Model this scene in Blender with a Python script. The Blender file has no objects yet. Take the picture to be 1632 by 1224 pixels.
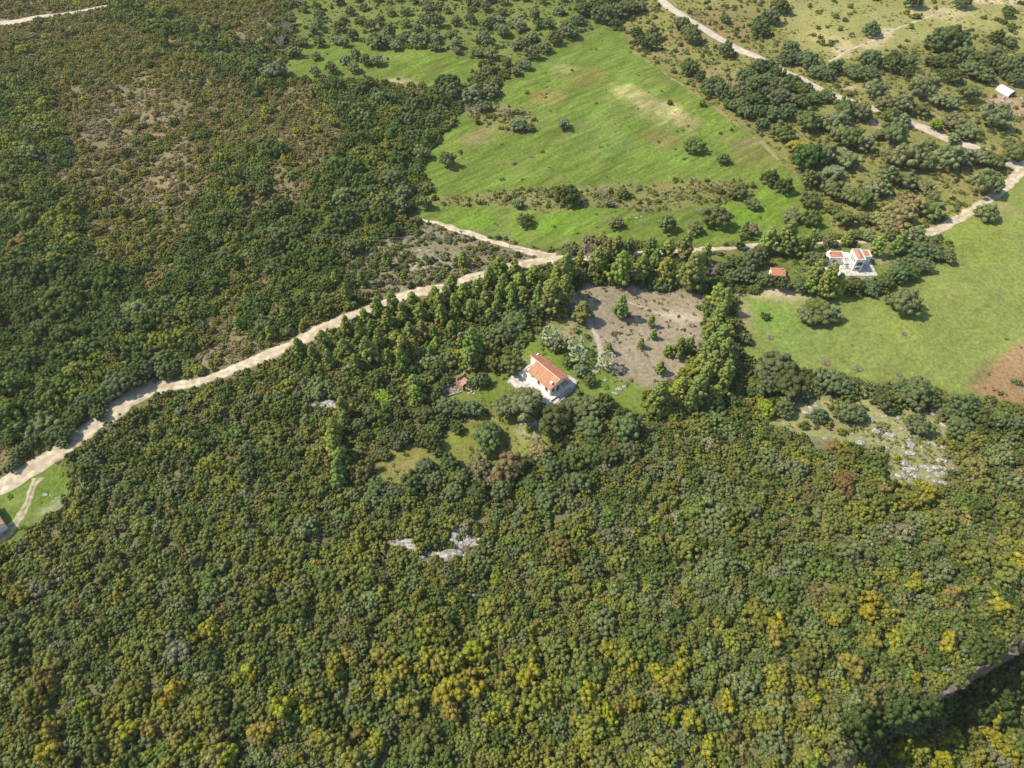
import bpy, math, random
import numpy as np
from mathutils import Vector, Matrix

# ------------------------------------------------------------------ camera, sky, sun
scene = bpy.context.scene
CAM_H = 140.0
PITCH = math.radians(50)
FPX = 1088.0                      # focal length in pixels of the 1632 px wide photograph
cam_d = bpy.data.cameras.new('camera')
cam_d.sensor_width = 36.0
cam_d.lens = 36.0 * FPX / 1632.0
cam_d.clip_start = 1.0
cam_d.clip_end = 12000.0
cam = bpy.data.objects.new('camera', cam_d)
scene.collection.objects.link(cam)
cam.location = (0, 0, CAM_H)
cam.rotation_euler = (math.pi / 2 - PITCH, 0, 0)
scene.camera = cam

SUN_EL = math.radians(50)
SUN_DIR = Vector((1.0, -0.14, 0)).normalized()      # where the light travels, on the ground
world = bpy.data.worlds.new('World')
scene.world = world
world.use_nodes = True
wn = world.node_tree
bg = wn.nodes['Background']
sky = wn.nodes.new('ShaderNodeTexSky')
sky.sky_type = 'NISHITA'
sky.sun_disc = False
sky.sun_elevation = SUN_EL
src = -SUN_DIR
sky.sun_rotation = math.atan2(src.x, src.y)
wn.links.new(sky.outputs[0], bg.inputs[0])
bg.inputs[1].default_value = 0.15
sd = bpy.data.lights.new('sun', 'SUN')
sd.energy = 4.3
sd.angle = math.radians(0.5)
sd.color = (1.0, 0.90, 0.72)
sun = bpy.data.objects.new('sun', sd)
scene.collection.objects.link(sun)
L = Vector((SUN_DIR.x * math.cos(SUN_EL), SUN_DIR.y * math.cos(SUN_EL), -math.sin(SUN_EL)))
sun.rotation_euler = L.to_track_quat('-Z', 'Y').to_euler()
sun.location = (-100, 0, 200)
scene.view_settings.view_transform = 'Standard'
scene.view_settings.look = 'None'
scene.view_settings.exposure = 0.72
scene.view_settings.gamma = 1.0

rng = np.random.default_rng(11)
random.seed(5)
COL = scene.collection

# ------------------------------------------------------------------ noise, terrain height
def _hash(ix, iy, s):
    n = (ix.astype(np.int64) * 374761393 + iy.astype(np.int64) * 668265263 + s * 1442695041) & 0x7fffffff
    n = ((n ^ (n >> 13)) * 1274126177) & 0x7fffffff
    return ((n ^ (n >> 16)) & 0xffff) / 65535.0

def vnoise(x, y, s=0):
    x = np.asarray(x, float); y = np.asarray(y, float)
    ix = np.floor(x); iy = np.floor(y)
    fx = x - ix; fy = y - iy
    fx = fx * fx * (3 - 2 * fx); fy = fy * fy * (3 - 2 * fy)
    a = _hash(ix, iy, s); b = _hash(ix + 1, iy, s); c = _hash(ix, iy + 1, s); d = _hash(ix + 1, iy + 1, s)
    return (a * (1 - fx) + b * fx) * (1 - fy) + (c * (1 - fx) + d * fx) * fy

def fbm(x, y, s=0, o=4):
    t = 0; a = 0.5; n = 0
    for k in range(o):
        t = t + a * vnoise(x * 2 ** k + 17.3 * k, y * 2 ** k + 9.1 * k, s + k); n += a; a *= 0.5
    return t / n

def flat(px, py, z=0.0):
    a = (px - 816) / FPX; b = (612 - py) / FPX
    d = (a, math.cos(PITCH) + b * math.sin(PITCH), -math.sin(PITCH) + b * math.cos(PITCH))
    t = (z - CAM_H) / d[2]
    return d[0] * t, d[1] * t

def seg_dist(x, y, pts):
    best = np.full(np.shape(x), 1e9)
    for (x0, y0), (x1, y1) in zip(pts[:-1], pts[1:]):
        dx, dy = x1 - x0, y1 - y0
        t = np.clip(((x - x0) * dx + (y - y0) * dy) / (dx * dx + dy * dy + 1e-9), 0, 1)
        best = np.minimum(best, np.hypot(x - x0 - t * dx, y - y0 - t * dy))
    return best

def inside(x, y, poly):
    x = np.asarray(x); y = np.asarray(y)
    r = np.zeros(x.shape, bool)
    n = len(poly)
    for i in range(n):
        x0, y0 = poly[i]; x1, y1 = poly[(i + 1) % n]
        if y0 == y1: continue
        c = ((y0 > y) != (y1 > y)) & (x < (x1 - x0) * (y - y0) / (y1 - y0) + x0)
        r ^= c
    return r

LIP_PX = [(900, 1330), (1120, 1262), (1262, 1228), (1345, 1212), (1372, 1190), (1350, 1160), (1352, 1136), (1400, 1117),
          (1480, 1108), (1520, 1092), (1560, 1065), (1605, 1036), (1680, 1000), (1800, 960), (2100, 900)]
LIP = [flat(*p) for p in LIP_PX]
RAV = LIP + [(400, 0), (400, -200), (-20, -200)]
PADS = [(8.5, 117.5, 17), (105.5, 166, 16), (81.5, 160.5, 8), (206, 277, 14), (-118, 76, 14), (-13, 118, 12)]
DROP = 16.5
TAPER = (flat(1325, 1160)[0], flat(1470, 1140)[0])        # the ravine runs out towards its left end
def taper(x):
    t = np.clip((np.asarray(x, float) - TAPER[0]) / (TAPER[1] - TAPER[0]), 0, 1); return .06 + .94 * t * t * (3 - 2 * t)
def height(x, y):
    x = np.asarray(x, float); y = np.asarray(y, float)
    h = (fbm(x / 70.0, y / 70.0, 3, 3) - 0.5) * 7.0
    h = h + (fbm(x / 14.0, y / 14.0, 8, 2) - 0.5) * 1.1
    left = np.clip((-x - 20) / 60, 0, 1) * np.clip((y - 120) / 60, 0, 1)
    h = h + left * (fbm(x / 45.0, y / 45.0, 21, 2) - 0.5) * 8.0
    for cx, cy, r in PADS:
        h = h * (1 - np.exp(-(((x - cx) ** 2 + (y - cy) ** 2) / (r * r)) ** 2))
    near = (y < 90) & (x > -60)
    if np.any(near):
        d = np.where(near, seg_dist(x, y, LIP), 99.0)
        d = d + (vnoise(x / 2.5, y / 2.5, 55) - 0.5) * 1.2
        s = np.clip(d / 2.6, 0, 1)
        h = h - np.where(near & inside(x, y, RAV), (DROP * s * s * (3 - 2 * s) + np.clip(d, 0, 40) * 0.12) * taper(x), 0)
    return h

def hz(x, y): return float(height(np.array([x]), np.array([y]))[0])

def at(px, py, hc=0.0):
    """ground position under the point that stands hc metres above the ground on this line of sight"""
    a = (px - 816) / FPX; b = (612 - py) / FPX
    d = np.array([a, math.cos(PITCH) + b * math.sin(PITCH), -math.sin(PITCH) + b * math.cos(PITCH)])
    t0 = (9 - CAM_H) / d[2]; t1 = (-26 - CAM_H) / d[2]
    t = np.linspace(max(t0, 1), t1, 220)
    X = d[0] * t; Y = d[1] * t; Z = CAM_H + d[2] * t
    g = Z - height(X, Y) - hc
    k = np.argmax(g < 0)
    if k == 0: return X[0], Y[0]
    f = g[k - 1] / (g[k - 1] - g[k])
    return float(X[k - 1] + f * (X[k] - X[k - 1])), float(Y[k - 1] + f * (Y[k] - Y[k - 1]))

def project(x, y, z):
    v = z - CAM_H
    dep = y * math.cos(PITCH) - v * math.sin(PITCH)
    up = y * math.sin(PITCH) + v * math.cos(PITCH)
    return 816 + FPX * x / dep, 612 - FPX * up / dep, FPX / dep

def wpoly(pts): return [at(*p) for p in pts]

# ------------------------------------------------------------------ materials
def new_mat(name, rough=0.85, spec=0.2):
    m = bpy.data.materials.new(name); m.use_nodes = True
    nt = m.node_tree; b = nt.nodes['Principled BSDF']
    b.inputs['Roughness'].default_value = rough
    b.inputs['Specular IOR Level'].default_value = spec
    return m, nt, b

def noisy(name, col, col2, scale=1.0, detail=4, rough=0.85, spec=0.2, bump=0.0, coord='Object', stretch=None):
    m, nt, b = new_mat(name, rough, spec)
    tc = nt.nodes.new('ShaderNodeTexCoord'); mp = nt.nodes.new('ShaderNodeMapping')
    if stretch: mp.inputs['Scale'].default_value = stretch
    n = nt.nodes.new('ShaderNodeTexNoise'); n.inputs['Scale'].default_value = scale; n.inputs['Detail'].default_value = detail
    r = nt.nodes.new('ShaderNodeValToRGB')
    r.color_ramp.elements[0].position = 0.35; r.color_ramp.elements[1].position = 0.65
    r.color_ramp.elements[0].color = (*col, 1); r.color_ramp.elements[1].color = (*col2, 1)
    nt.links.new(tc.outputs[coord], mp.inputs[0]); nt.links.new(mp.outputs[0], n.inputs['Vector'])
    nt.links.new(n.outputs['Fac'], r.inputs[0]); nt.links.new(r.outputs[0], b.inputs['Base Color'])
    if bump:
        bp = nt.nodes.new('ShaderNodeBump'); bp.inputs['Strength'].default_value = bump; bp.inputs['Distance'].default_value = 0.1
        nt.links.new(n.outputs['Fac'], bp.inputs['Height']); nt.links.new(bp.outputs[0], b.inputs['Normal'])
    return m

def foliage_material():
    m, nt, b = new_mat('foliage', 0.75, 0.12)
    a = nt.nodes.new('ShaderNodeAttribute'); a.attribute_type = 'INSTANCER'; a.attribute_name = 'tint'
    v = nt.nodes.new('ShaderNodeAttribute'); v.attribute_type = 'GEOMETRY'; v.attribute_name = 'leaf'
    # leaf: brightness spread of single leaf clumps, hue spread between boughs
    sep = nt.nodes.new('ShaderNodeSeparateXYZ'); nt.links.new(v.outputs['Vector'], sep.inputs[0])
    mul = nt.nodes.new('ShaderNodeVectorMath'); mul.operation = 'SCALE'
    nt.links.new(a.outputs['Vector'], mul.inputs[0]); nt.links.new(sep.outputs['X'], mul.inputs['Scale'])
    hsv = nt.nodes.new('ShaderNodeHueSaturation'); nt.links.new(mul.outputs[0], hsv.inputs['Color'])
    nt.links.new(sep.outputs['Y'], hsv.inputs['Hue'])
    nt.links.new(hsv.outputs[0], b.inputs['Base Color'])
    tr = nt.nodes.new('ShaderNodeBsdfTranslucent'); nt.links.new(hsv.outputs[0], tr.inputs['Color'])
    mx = nt.nodes.new('ShaderNodeMixShader'); mx.inputs[0].default_value = 0.28
    out = nt.nodes['Material Output']
    nt.links.new(b.outputs[0], mx.inputs[1]); nt.links.new(tr.outputs[0], mx.inputs[2]); nt.links.new(mx.outputs[0], out.inputs[0])
    return m

FOL = foliage_material()
BARK = noisy('bark', (0.10, 0.075, 0.05), (0.20, 0.16, 0.12), 6, rough=0.9, bump=0.4)
DEADWOOD = noisy('dead_wood', (0.35, 0.31, 0.27), (0.55, 0.50, 0.44), 5, rough=0.9)
WHITE = noisy('whitewash', (0.66, 0.63, 0.57), (0.80, 0.78, 0.73), 0.7, rough=0.9)
OFFWHITE = noisy('cream_render', (0.60, 0.56, 0.48), (0.72, 0.68, 0.60), 0.9, rough=0.9)
GLASS, _nt, _b = new_mat('window_glass', 0.12, 0.6); _b.inputs['Base Color'].default_value = (0.03, 0.035, 0.04, 1)
WOOD = noisy('brown_wood', (0.16, 0.07, 0.03), (0.28, 0.14, 0.06), 4)
METAL = noisy('grey_metal', (0.28, 0.28, 0.28), (0.40, 0.40, 0.40), 4, rough=0.5)
ROCK = noisy('limestone', (0.13, 0.123, 0.105), (0.42, 0.40, 0.36), 1.4, 8, bump=0.6, coord='Object', stretch=(1, 1, 2.5))
CLIFFROCK = noisy('cliff_rock', (0.04, 0.034, 0.028), (0.17, 0.135, 0.11), 0.6, 9, bump=0.8, stretch=(1, 1, 2.2))
GRAVEL = noisy('pale_gravel', (0.25, 0.215, 0.17), (0.36, 0.32, 0.26), 1.2, 8, bump=0.2)
def rutted(name, c1, c2, mid, amount, scale=0.5):
    """dirt surface with paler wheel ruts and a rougher, weedy middle and verges"""
    m = noisy(name, c1, c2, scale, 10, bump=0.25); nt = m.node_tree; b = nt.nodes['Principled BSDF']
    base = b.inputs['Base Color'].links[0].from_socket
    a = nt.nodes.new('ShaderNodeAttribute'); a.attribute_name = 'across'
    cr = nt.nodes.new('ShaderNodeValToRGB'); e = cr.color_ramp.elements
    e[0].position = 0.0; e[0].color = (1, 1, 1, 1); e[1].position = 1.0; e[1].color = (1, 1, 1, 1)
    for p, v in ((.2, .75), (.38, .05), (.62, .1), (.8, .6)):
        q = e.new(p); q.color = (v, v, v, 1)
    n = nt.nodes.new('ShaderNodeTexNoise'); n.inputs['Scale'].default_value = 0.9; n.inputs['Detail'].default_value = 6
    tc = nt.nodes.new('ShaderNodeTexCoord'); nt.links.new(tc.outputs['Object'], n.inputs['Vector'])
    mr = nt.nodes.new('ShaderNodeMapRange'); mr.inputs['From Min'].default_value = .38; mr.inputs['From Max'].default_value = .62; mr.inputs['To Max'].default_value = amount
    nt.links.new(n.outputs['Fac'], mr.inputs['Value']); nt.links.new(a.outputs['Fac'], cr.inputs[0])
    k = nt.nodes.new('ShaderNodeMath'); k.operation = 'MULTIPLY'; nt.links.new(cr.outputs[0], k.inputs[0]); nt.links.new(mr.outputs[0], k.inputs[1])
    mx = nt.nodes.new('ShaderNodeMix'); mx.data_type = 'RGBA'; nt.links.new(k.outputs[0], mx.inputs[0]); nt.links.new(base, mx.inputs[6]); mx.inputs[7].default_value = (*mid, 1)
    nt.links.new(mx.outputs[2], b.inputs['Base Color']); return m
DIRTROAD = rutted('road_dirt', (0.30, 0.245, 0.165), (0.52, 0.445, 0.325), (0.26, 0.22, 0.13), .75)
GREYROAD = noisy('road_grey', (0.31, 0.27, 0.215), (0.43, 0.38, 0.31), 0.5, 8)
PAVE = noisy('paving', (0.27, 0.255, 0.23), (0.52, 0.495, 0.46), 0.9, 8)
BRICK = noisy('old_brick', (0.24, 0.12, 0.08), (0.42, 0.28, 0.21), 1.6, 6, bump=0.4)
ASH = noisy('ash', (0.05, 0.04, 0.025), (0.19, 0.155, 0.105), 2.5, 6, bump=0.4)
PLASTIC = noisy('greenhouse_plastic', (0.60, 0.60, 0.56), (0.80, 0.80, 0.77), 0.6, rough=0.35, spec=0.4)

def tile_material(name, c1, c2, c3):
    """clay tiles: rounded rows down the slope (object space: x along the eave), weathered patches"""
    m, nt, b = new_mat(name, 0.85, 0.15)
    tc = nt.nodes.new('ShaderNodeTexCoord')
    w = nt.nodes.new('ShaderNodeTexWave'); w.bands_direction = 'X'; w.inputs['Scale'].default_value = 1.1; w.inputs['Distortion'].default_value = 0.3
    n = nt.nodes.new('ShaderNodeTexNoise'); n.inputs['Scale'].default_value = 0.9; n.inputs['Detail'].default_value = 8
    n2 = nt.nodes.new('ShaderNodeTexNoise'); n2.inputs['Scale'].default_value = 5.0; n2.inputs['Detail'].default_value = 3
    for t in (w, n, n2): nt.links.new(tc.outputs['Object'], t.inputs['Vector'])
    r = nt.nodes.new('ShaderNodeValToRGB')
    r.color_ramp.elements[0].position = 0.35; r.color_ramp.elements[1].position = 0.7
    r.color_ramp.elements[0].color = (*c1, 1); r.color_ramp.elements[1].color = (*c2, 1)
    nt.links.new(n.outputs['Fac'], r.inputs[0])
    r2 = nt.nodes.new('ShaderNodeValToRGB'); r2.color_ramp.elements[0].position = 0.5; r2.color_ramp.elements[1].position = 0.7
    nt.links.new(n2.outputs['Fac'], r2.inputs[0])
    mx = nt.nodes.new('ShaderNodeMix'); mx.data_type = 'RGBA'
    nt.links.new(r2.outputs[0], mx.inputs[0]); nt.links.new(r.outputs[0], mx.inputs[6]); mx.inputs[7].default_value = (*c3, 1)
    nt.links.new(mx.outputs[2], b.inputs['Base Color'])
    bp = nt.nodes.new('ShaderNodeBump'); bp.inputs['Strength'].default_value = 0.6; bp.inputs['Distance'].default_value = 0.05
    nt.links.new(w.outputs['Fac'], bp.inputs['Height']); nt.links.new(bp.outputs[0], b.inputs['Normal'])
    return m
TILE = tile_material('clay_tiles', (0.36, 0.17, 0.095), (0.47, 0.25, 0.14), (0.27, 0.20, 0.13))
TILE_RED = tile_material('red_clay_tiles', (0.34, 0.13, 0.085), (0.44, 0.19, 0.12), (0.32, 0.20, 0.14))

def ground_material():
    m, nt, b = new_mat('ground', 0.95, 0.05)
    N = nt.nodes.new; K = nt.links.new
    tc = N('ShaderNodeTexCoord')
    at_ = N('ShaderNodeAttribute'); at_.attribute_name = 'soil'
    aux = N('ShaderNodeAttribute'); aux.attribute_name = 'aux'
    sp = N('ShaderNodeSeparateXYZ'); K(aux.outputs['Vector'], sp.inputs[0])
    # multi-scale mottling
    def nz(scale, detail, rot=0.0, sc=None):
        mp = N('ShaderNodeMapping'); mp.inputs['Rotation'].default_value = (0, 0, rot)
        n = N('ShaderNodeTexNoise'); n.inputs['Scale'].default_value = scale; n.inputs['Detail'].default_value = detail
        n.inputs['Roughness'].default_value = 0.65
        K(tc.outputs['Object'], mp.inputs[0])
        if sc:
            m2 = N('ShaderNodeMapping'); m2.inputs['Scale'].default_value = sc; K(mp.outputs[0], m2.inputs[0]); K(m2.outputs[0], n.inputs['Vector'])
        else: K(mp.outputs[0], n.inputs['Vector'])
        return n
    n1 = nz(0.05, 6); n2 = nz(0.9, 7)
    st = nz(1.0, 5, math.radians(-38), (0.035, 0.5, 1))
    st2 = nz(1.0, 4, math.radians(-58), (0.02, 0.22, 1))
    def rng_(n, lo, hi):
        r = N('ShaderNodeMapRange'); r.inputs['From Min'].default_value = 0.3; r.inputs['From Max'].default_value = 0.7
        r.inputs['To Min'].default_value = lo; r.inputs['To Max'].default_value = hi
        K(n.outputs['Fac'], r.inputs['Value']); return r
    def mulv(a_, b_):
        v = N('ShaderNodeMath'); v.operation = 'MULTIPLY'; K(a_, v.inputs[0]); K(b_, v.inputs[1]); return v.outputs[0]
    f = mulv(rng_(n1, 0.82, 1.16).outputs[0], rng_(n2, 0.66, 1.34).outputs[0])
    s1 = mulv(rng_(st, 0.66, 1.28).outputs[0], rng_(st2, 0.8, 1.2).outputs[0])
    mixs = N('ShaderNodeMix'); K(sp.outputs['X'], mixs.inputs[0]); mixs.inputs[2].default_value = 1.0; K(s1, mixs.inputs[3])
    f = mulv(f, mixs.outputs[0])
    sc = N('ShaderNodeVectorMath'); sc.operation = 'SCALE'; K(at_.outputs['Vector'], sc.inputs[0]); K(f, sc.inputs['Scale'])
    # brownish dry patches and yellow flowers, driven by noise
    n3 = nz(0.11, 8); r3 = N('ShaderNodeMapRange'); r3.inputs['From Min'].default_value = 0.53; r3.inputs['From Max'].default_value = 0.70
    K(n3.outputs['Fac'], r3.inputs['Value'])
    dry = N('ShaderNodeMix'); dry.data_type = 'RGBA'
    k = mulv(r3.outputs[0], sp.outputs['Y']); K(k, dry.inputs[0]); K(sc.outputs[0], dry.inputs[6]); dry.inputs[7].default_value = (0.20, 0.155, 0.07, 1)
    K(dry.outputs[2], b.inputs['Base Color'])
    bp = N('ShaderNodeBump'); bp.inputs['Strength'].default_value = 0.9; bp.inputs['Distance'].default_value = 0.35
    n4 = nz(1.6, 8); K(n4.outputs['Fac'], bp.inputs['Height']); K(bp.outputs[0], b.inputs['Normal'])
    return m
GROUND = ground_material()

# ------------------------------------------------------------------ object helpers
def tag(o, label=None, cat=None, group=None, kind=None):
    if label: o['label'] = label
    if cat: o['category'] = cat
    if group: o['group'] = group
    if kind: o['kind'] = kind
    return o

def empty(name, loc, rz=0.0):
    o = bpy.data.objects.new(name, None); COL.objects.link(o)
    o.location = loc; o.rotation_euler = (0, 0, rz); o.empty_display_size = 0.5
    return o

def mesh_np(name, V, Fq, mat, smooth=False):
    """V (n,3), Fq list/array of equal-length faces or list of lists"""
    me = bpy.data.meshes.new(name)
    V = np.asarray(V, np.float32)
    if isinstance(Fq, np.ndarray):
        k = Fq.shape[1]; nf = Fq.shape[0]
        me.vertices.add(len(V)); me.vertices.foreach_set('co', V.ravel())
        me.loops.add(nf * k); me.loops.foreach_set('vertex_index', Fq.astype(np.int32).ravel())
        me.polygons.add(nf); me.polygons.foreach_set('loop_start', np.arange(0, nf * k, k, dtype=np.int32))
        me.polygons.foreach_set('loop_total', np.full(nf, k, np.int32))
        me.update(calc_edges=True)
    else:
        me.from_pydata([tuple(v) for v in V], [], Fq); me.update()
    if mat: me.materials.append(mat)
    if smooth: me.polygons.foreach_set('use_smooth', np.ones(len(me.polygons), bool))
    return me

class MB:
    """collects boxes, prisms, tubes in local coordinates"""
    def __init__(s): s.v = []; s.f = []
    def add(s, v, f):
        n = len(s.v); s.v += [tuple(p) for p in v]; s.f += [[i + n for i in q] for q in f]; return s
    def box(s, x0, x1, y0, y1, z0, z1):
        v = [(x0, y0, z0), (x1, y0, z0), (x1, y1, z0), (x0, y1, z0), (x0, y0, z1), (x1, y0, z1), (x1, y1, z1), (x0, y1, z1)]
        return s.add(v, [(0, 3, 2, 1), (4, 5, 6, 7), (0, 1, 5, 4), (1, 2, 6, 5), (2, 3, 7, 6), (3, 0, 4, 7)])
    def slab(s, quad, t):
        """quad of 3D points (counter-clockwise seen from above) thickened downwards"""
        b = [(p[0], p[1], p[2] - t) for p in quad]; n = len(quad)
        f = [tuple(range(n)), tuple(range(2 * n - 1, n - 1, -1))]
        for i in range(n):
            j = (i + 1) % n; f.append((i, i + n, j + n, j))
        return s.add(list(quad) + b, f)
    def tube(s, pts, rad, n=7):
        rings = []
        for i, p in enumerate(pts):
            p = Vector(p)
            d = (Vector(pts[min(i + 1, len(pts) - 1)]) - Vector(pts[max(i - 1, 0)])).normalized()
            a = d.orthogonal().normalized(); b = d.cross(a)
            rings.append([p + (a * math.cos(2 * math.pi * k / n) + b * math.sin(2 * math.pi * k / n)) * rad[i] for k in range(n)])
        v = [q for r in rings for q in r]; f = []
        for i in range(len(pts) - 1):
            for k in range(n):
                k2 = (k + 1) % n; f.append((i * n + k, i * n + k2, (i + 1) * n + k2, (i + 1) * n + k))
        f.append(tuple(range(n - 1, -1, -1))); f.append(tuple(range((len(pts) - 1) * n, len(pts) * n)))
        return s.add(v, f)
    def build(s, name, mat, parent=None, loc=None, rz=0.0):
        me = mesh_np(name, s.v, s.f, mat)
        o = bpy.data.objects.new(name, me); COL.objects.link(o)
        if parent: o.parent = parent
        if loc is not None: o.location = loc
        if rz: o.rotation_euler = (0, 0, rz)
        return o

# ------------------------------------------------------------------ zones of the ground (outlines traced, then laid on the terrain)
Z_MEADOW_A = wpoly([(452, 130), (457, 105), (480, 70), (560, 68), (640, 75), (700, 80), (745, 92), (778, 100), (765, 118), (735, 137), (690, 140), (640, 135), (600, 134), (540, 126), (500, 127)])
Z_GROVE = wpoly([(470, -60), (1040, -60), (1035, 10), (1000, 35), (940, 45), (885, 70), (840, 95), (800, 115), (780, 100), (745, 92), (700, 80), (560, 68), (480, 70), (452, 60), (460, 30)])
Z_MEADOW = wpoly([(965, 38), (990, 50), (1010, 80), (1060, 115), (1115, 155), (1170, 195), (1230, 235), (1265, 272), (1300, 330), (1330, 370), (1280, 385), (1200, 390), (1130, 393), (1080, 398), (980, 390), (900, 395), (830, 392), (760, 372), (700, 358), (662, 345), (688, 300), (665, 275), (692, 235), (725, 185), (765, 160), (800, 135), (850, 90), (900, 65)])
Z_RIGHT = wpoly([(1030, -60), (1800, -60), (1800, 275), (1632, 262), (1600, 300), (1540, 345), (1480, 378), (1380, 392), (1330, 375), (1300, 330), (1265, 272), (1230, 235), (1170, 195), (1115, 155), (1060, 115), (1010, 80), (985, 40), (1020, 20)])
Z_TOPRIGHT = wpoly([(1250, -60), (1800, -60), (1800, 90), (1632, 60), (1560, 50), (1480, 62), (1420, 80), (1330, 100), (1270, 70), (1235, 40)])
Z_GARDEN = wpoly([(1080, 400), (1300, 395), (1420, 392), (1480, 375), (1510, 395), (1480, 430), (1400, 468), (1280, 462), (1170, 455), (1130, 440)])
Z_FIELD = wpoly([(1172, 465), (1230, 458), (1290, 466), (1400, 470), (1470, 435), (1520, 400), (1490, 375), (1560, 335), (1632, 270), (1800, 260), (1900, 700), (1700, 670), (1580, 642), (1500, 622), (1400, 612), (1300, 598), (1240, 590), (1195, 570), (1172, 520)])
Z_BARE = wpoly([(900, 470), (960, 455), (1060, 462), (1125, 470), (1120, 520), (1100, 600), (1060, 615), (1020, 615), (985, 600), (955, 560), (930, 520), (905, 500)])
Z_HOUSE = wpoly([(845, 520), (905, 500), (935, 520), (960, 560), (1000, 600), (1040, 620), (1030, 655), (960, 650), (900, 660), (870, 710), (820, 700), (750, 650), (700, 645), (690, 610), (760, 600), (800, 590), (830, 560)])
Z_CLEAR = wpoly([(580, 745), (640, 705), (720, 690), (790, 640), (830, 680), (890, 700), (860, 730), (760, 745), (640, 775), (590, 780)])
Z_LEFTGREEN = wpoly([(-60, 800), (0, 790), (60, 742), (118, 728), (122, 780), (70, 830), (20, 858), (-60, 880)])
Z_ROCKY = wpoly([(1190, 655), (1280, 632), (1400, 640), (1500, 670), (1525, 720), (1510, 768), (1430, 775), (1400, 735), (1330, 700), (1260, 690)])
Z_STRIP = wpoly([(560, 400), (680, 355), (760, 378), (830, 402), (840, 418), (780, 432), (700, 452), (620, 475), (560, 470)])
Z_BANK = wpoly([(690, 312), (830, 300), (960, 296), (1060, 290), (1180, 286), (1215, 300), (1170, 325), (1040, 336), (930, 332), (860, 336), (760, 330), (690, 328)])
Z_KNOLL = wpoly([(745, 175), (800, 160), (850, 180), (862, 205), (840, 216), (800, 212), (765, 200)])
Z_LEFTHILL = wpoly([(-200, -60), (460, -60), (440, 60), (445, 130), (600, 135), (740, 140), (700, 230), (670, 345), (600, 400), (500, 500), (400, 570), (250, 610), (100, 700), (-200, 850)])
Z_BROWN = wpoly([(1548, 628), (1575, 590), (1610, 550), (1650, 528), (1800, 520), (1850, 690), (1640, 655)])

ZONES = [('lefthill', Z_LEFTHILL), ('strip', Z_STRIP), ('grove', Z_GROVE), ('right', Z_RIGHT), ('topright', Z_TOPRIGHT), ('meadow', Z_MEADOW),
         ('meadow', Z_MEADOW_A), ('bank', Z_BANK), ('bank', Z_KNOLL), ('garden', Z_GARDEN), ('field', Z_FIELD), ('brown', Z_BROWN), ('house', Z_HOUSE), ('bare', Z_BARE), ('clear', Z_CLEAR),
         ('leftgreen', Z_LEFTGREEN), ('rocky', Z_ROCKY)]
SOIL = {'bank': (0.15, 0.155, 0.05), 'scrub': (0.125, 0.12, 0.06), 'lefthill': (0.16, 0.14, 0.07), 'strip': (0.175, 0.158, 0.095), 'grove': (0.12, 0.15, 0.035),
        'right': (0.175, 0.17, 0.055), 'topright': (0.22, 0.215, 0.075), 'meadow': (0.112, 0.160, 0.028), 'garden': (0.12, 0.15, 0.035),
        'field': (0.155, 0.188, 0.048), 'brown': (0.24, 0.155, 0.08), 'house': (0.12, 0.165, 0.03), 'bare': (0.235, 0.20, 0.14),
        'clear': (0.16, 0.165, 0.045), 'leftgreen': (0.105, 0.15, 0.028), 'rocky': (0.21, 0.21, 0.09)}
KEYS = ['scrub'] + list(dict.fromkeys(k for k, _ in ZONES))
def zone_index(x, y):
    wx = x + (fbm(x / 6.0, y / 6.0, 31, 3) - 0.5) * 5.0
    wy = y + (fbm(x / 6.0, y / 6.0, 41, 3) - 0.5) * 5.0
    z = np.zeros(np.shape(x), int)
    for k, poly in ZONES:
        z[inside(wx, wy, poly)] = KEYS.index(k)
    return z

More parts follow.
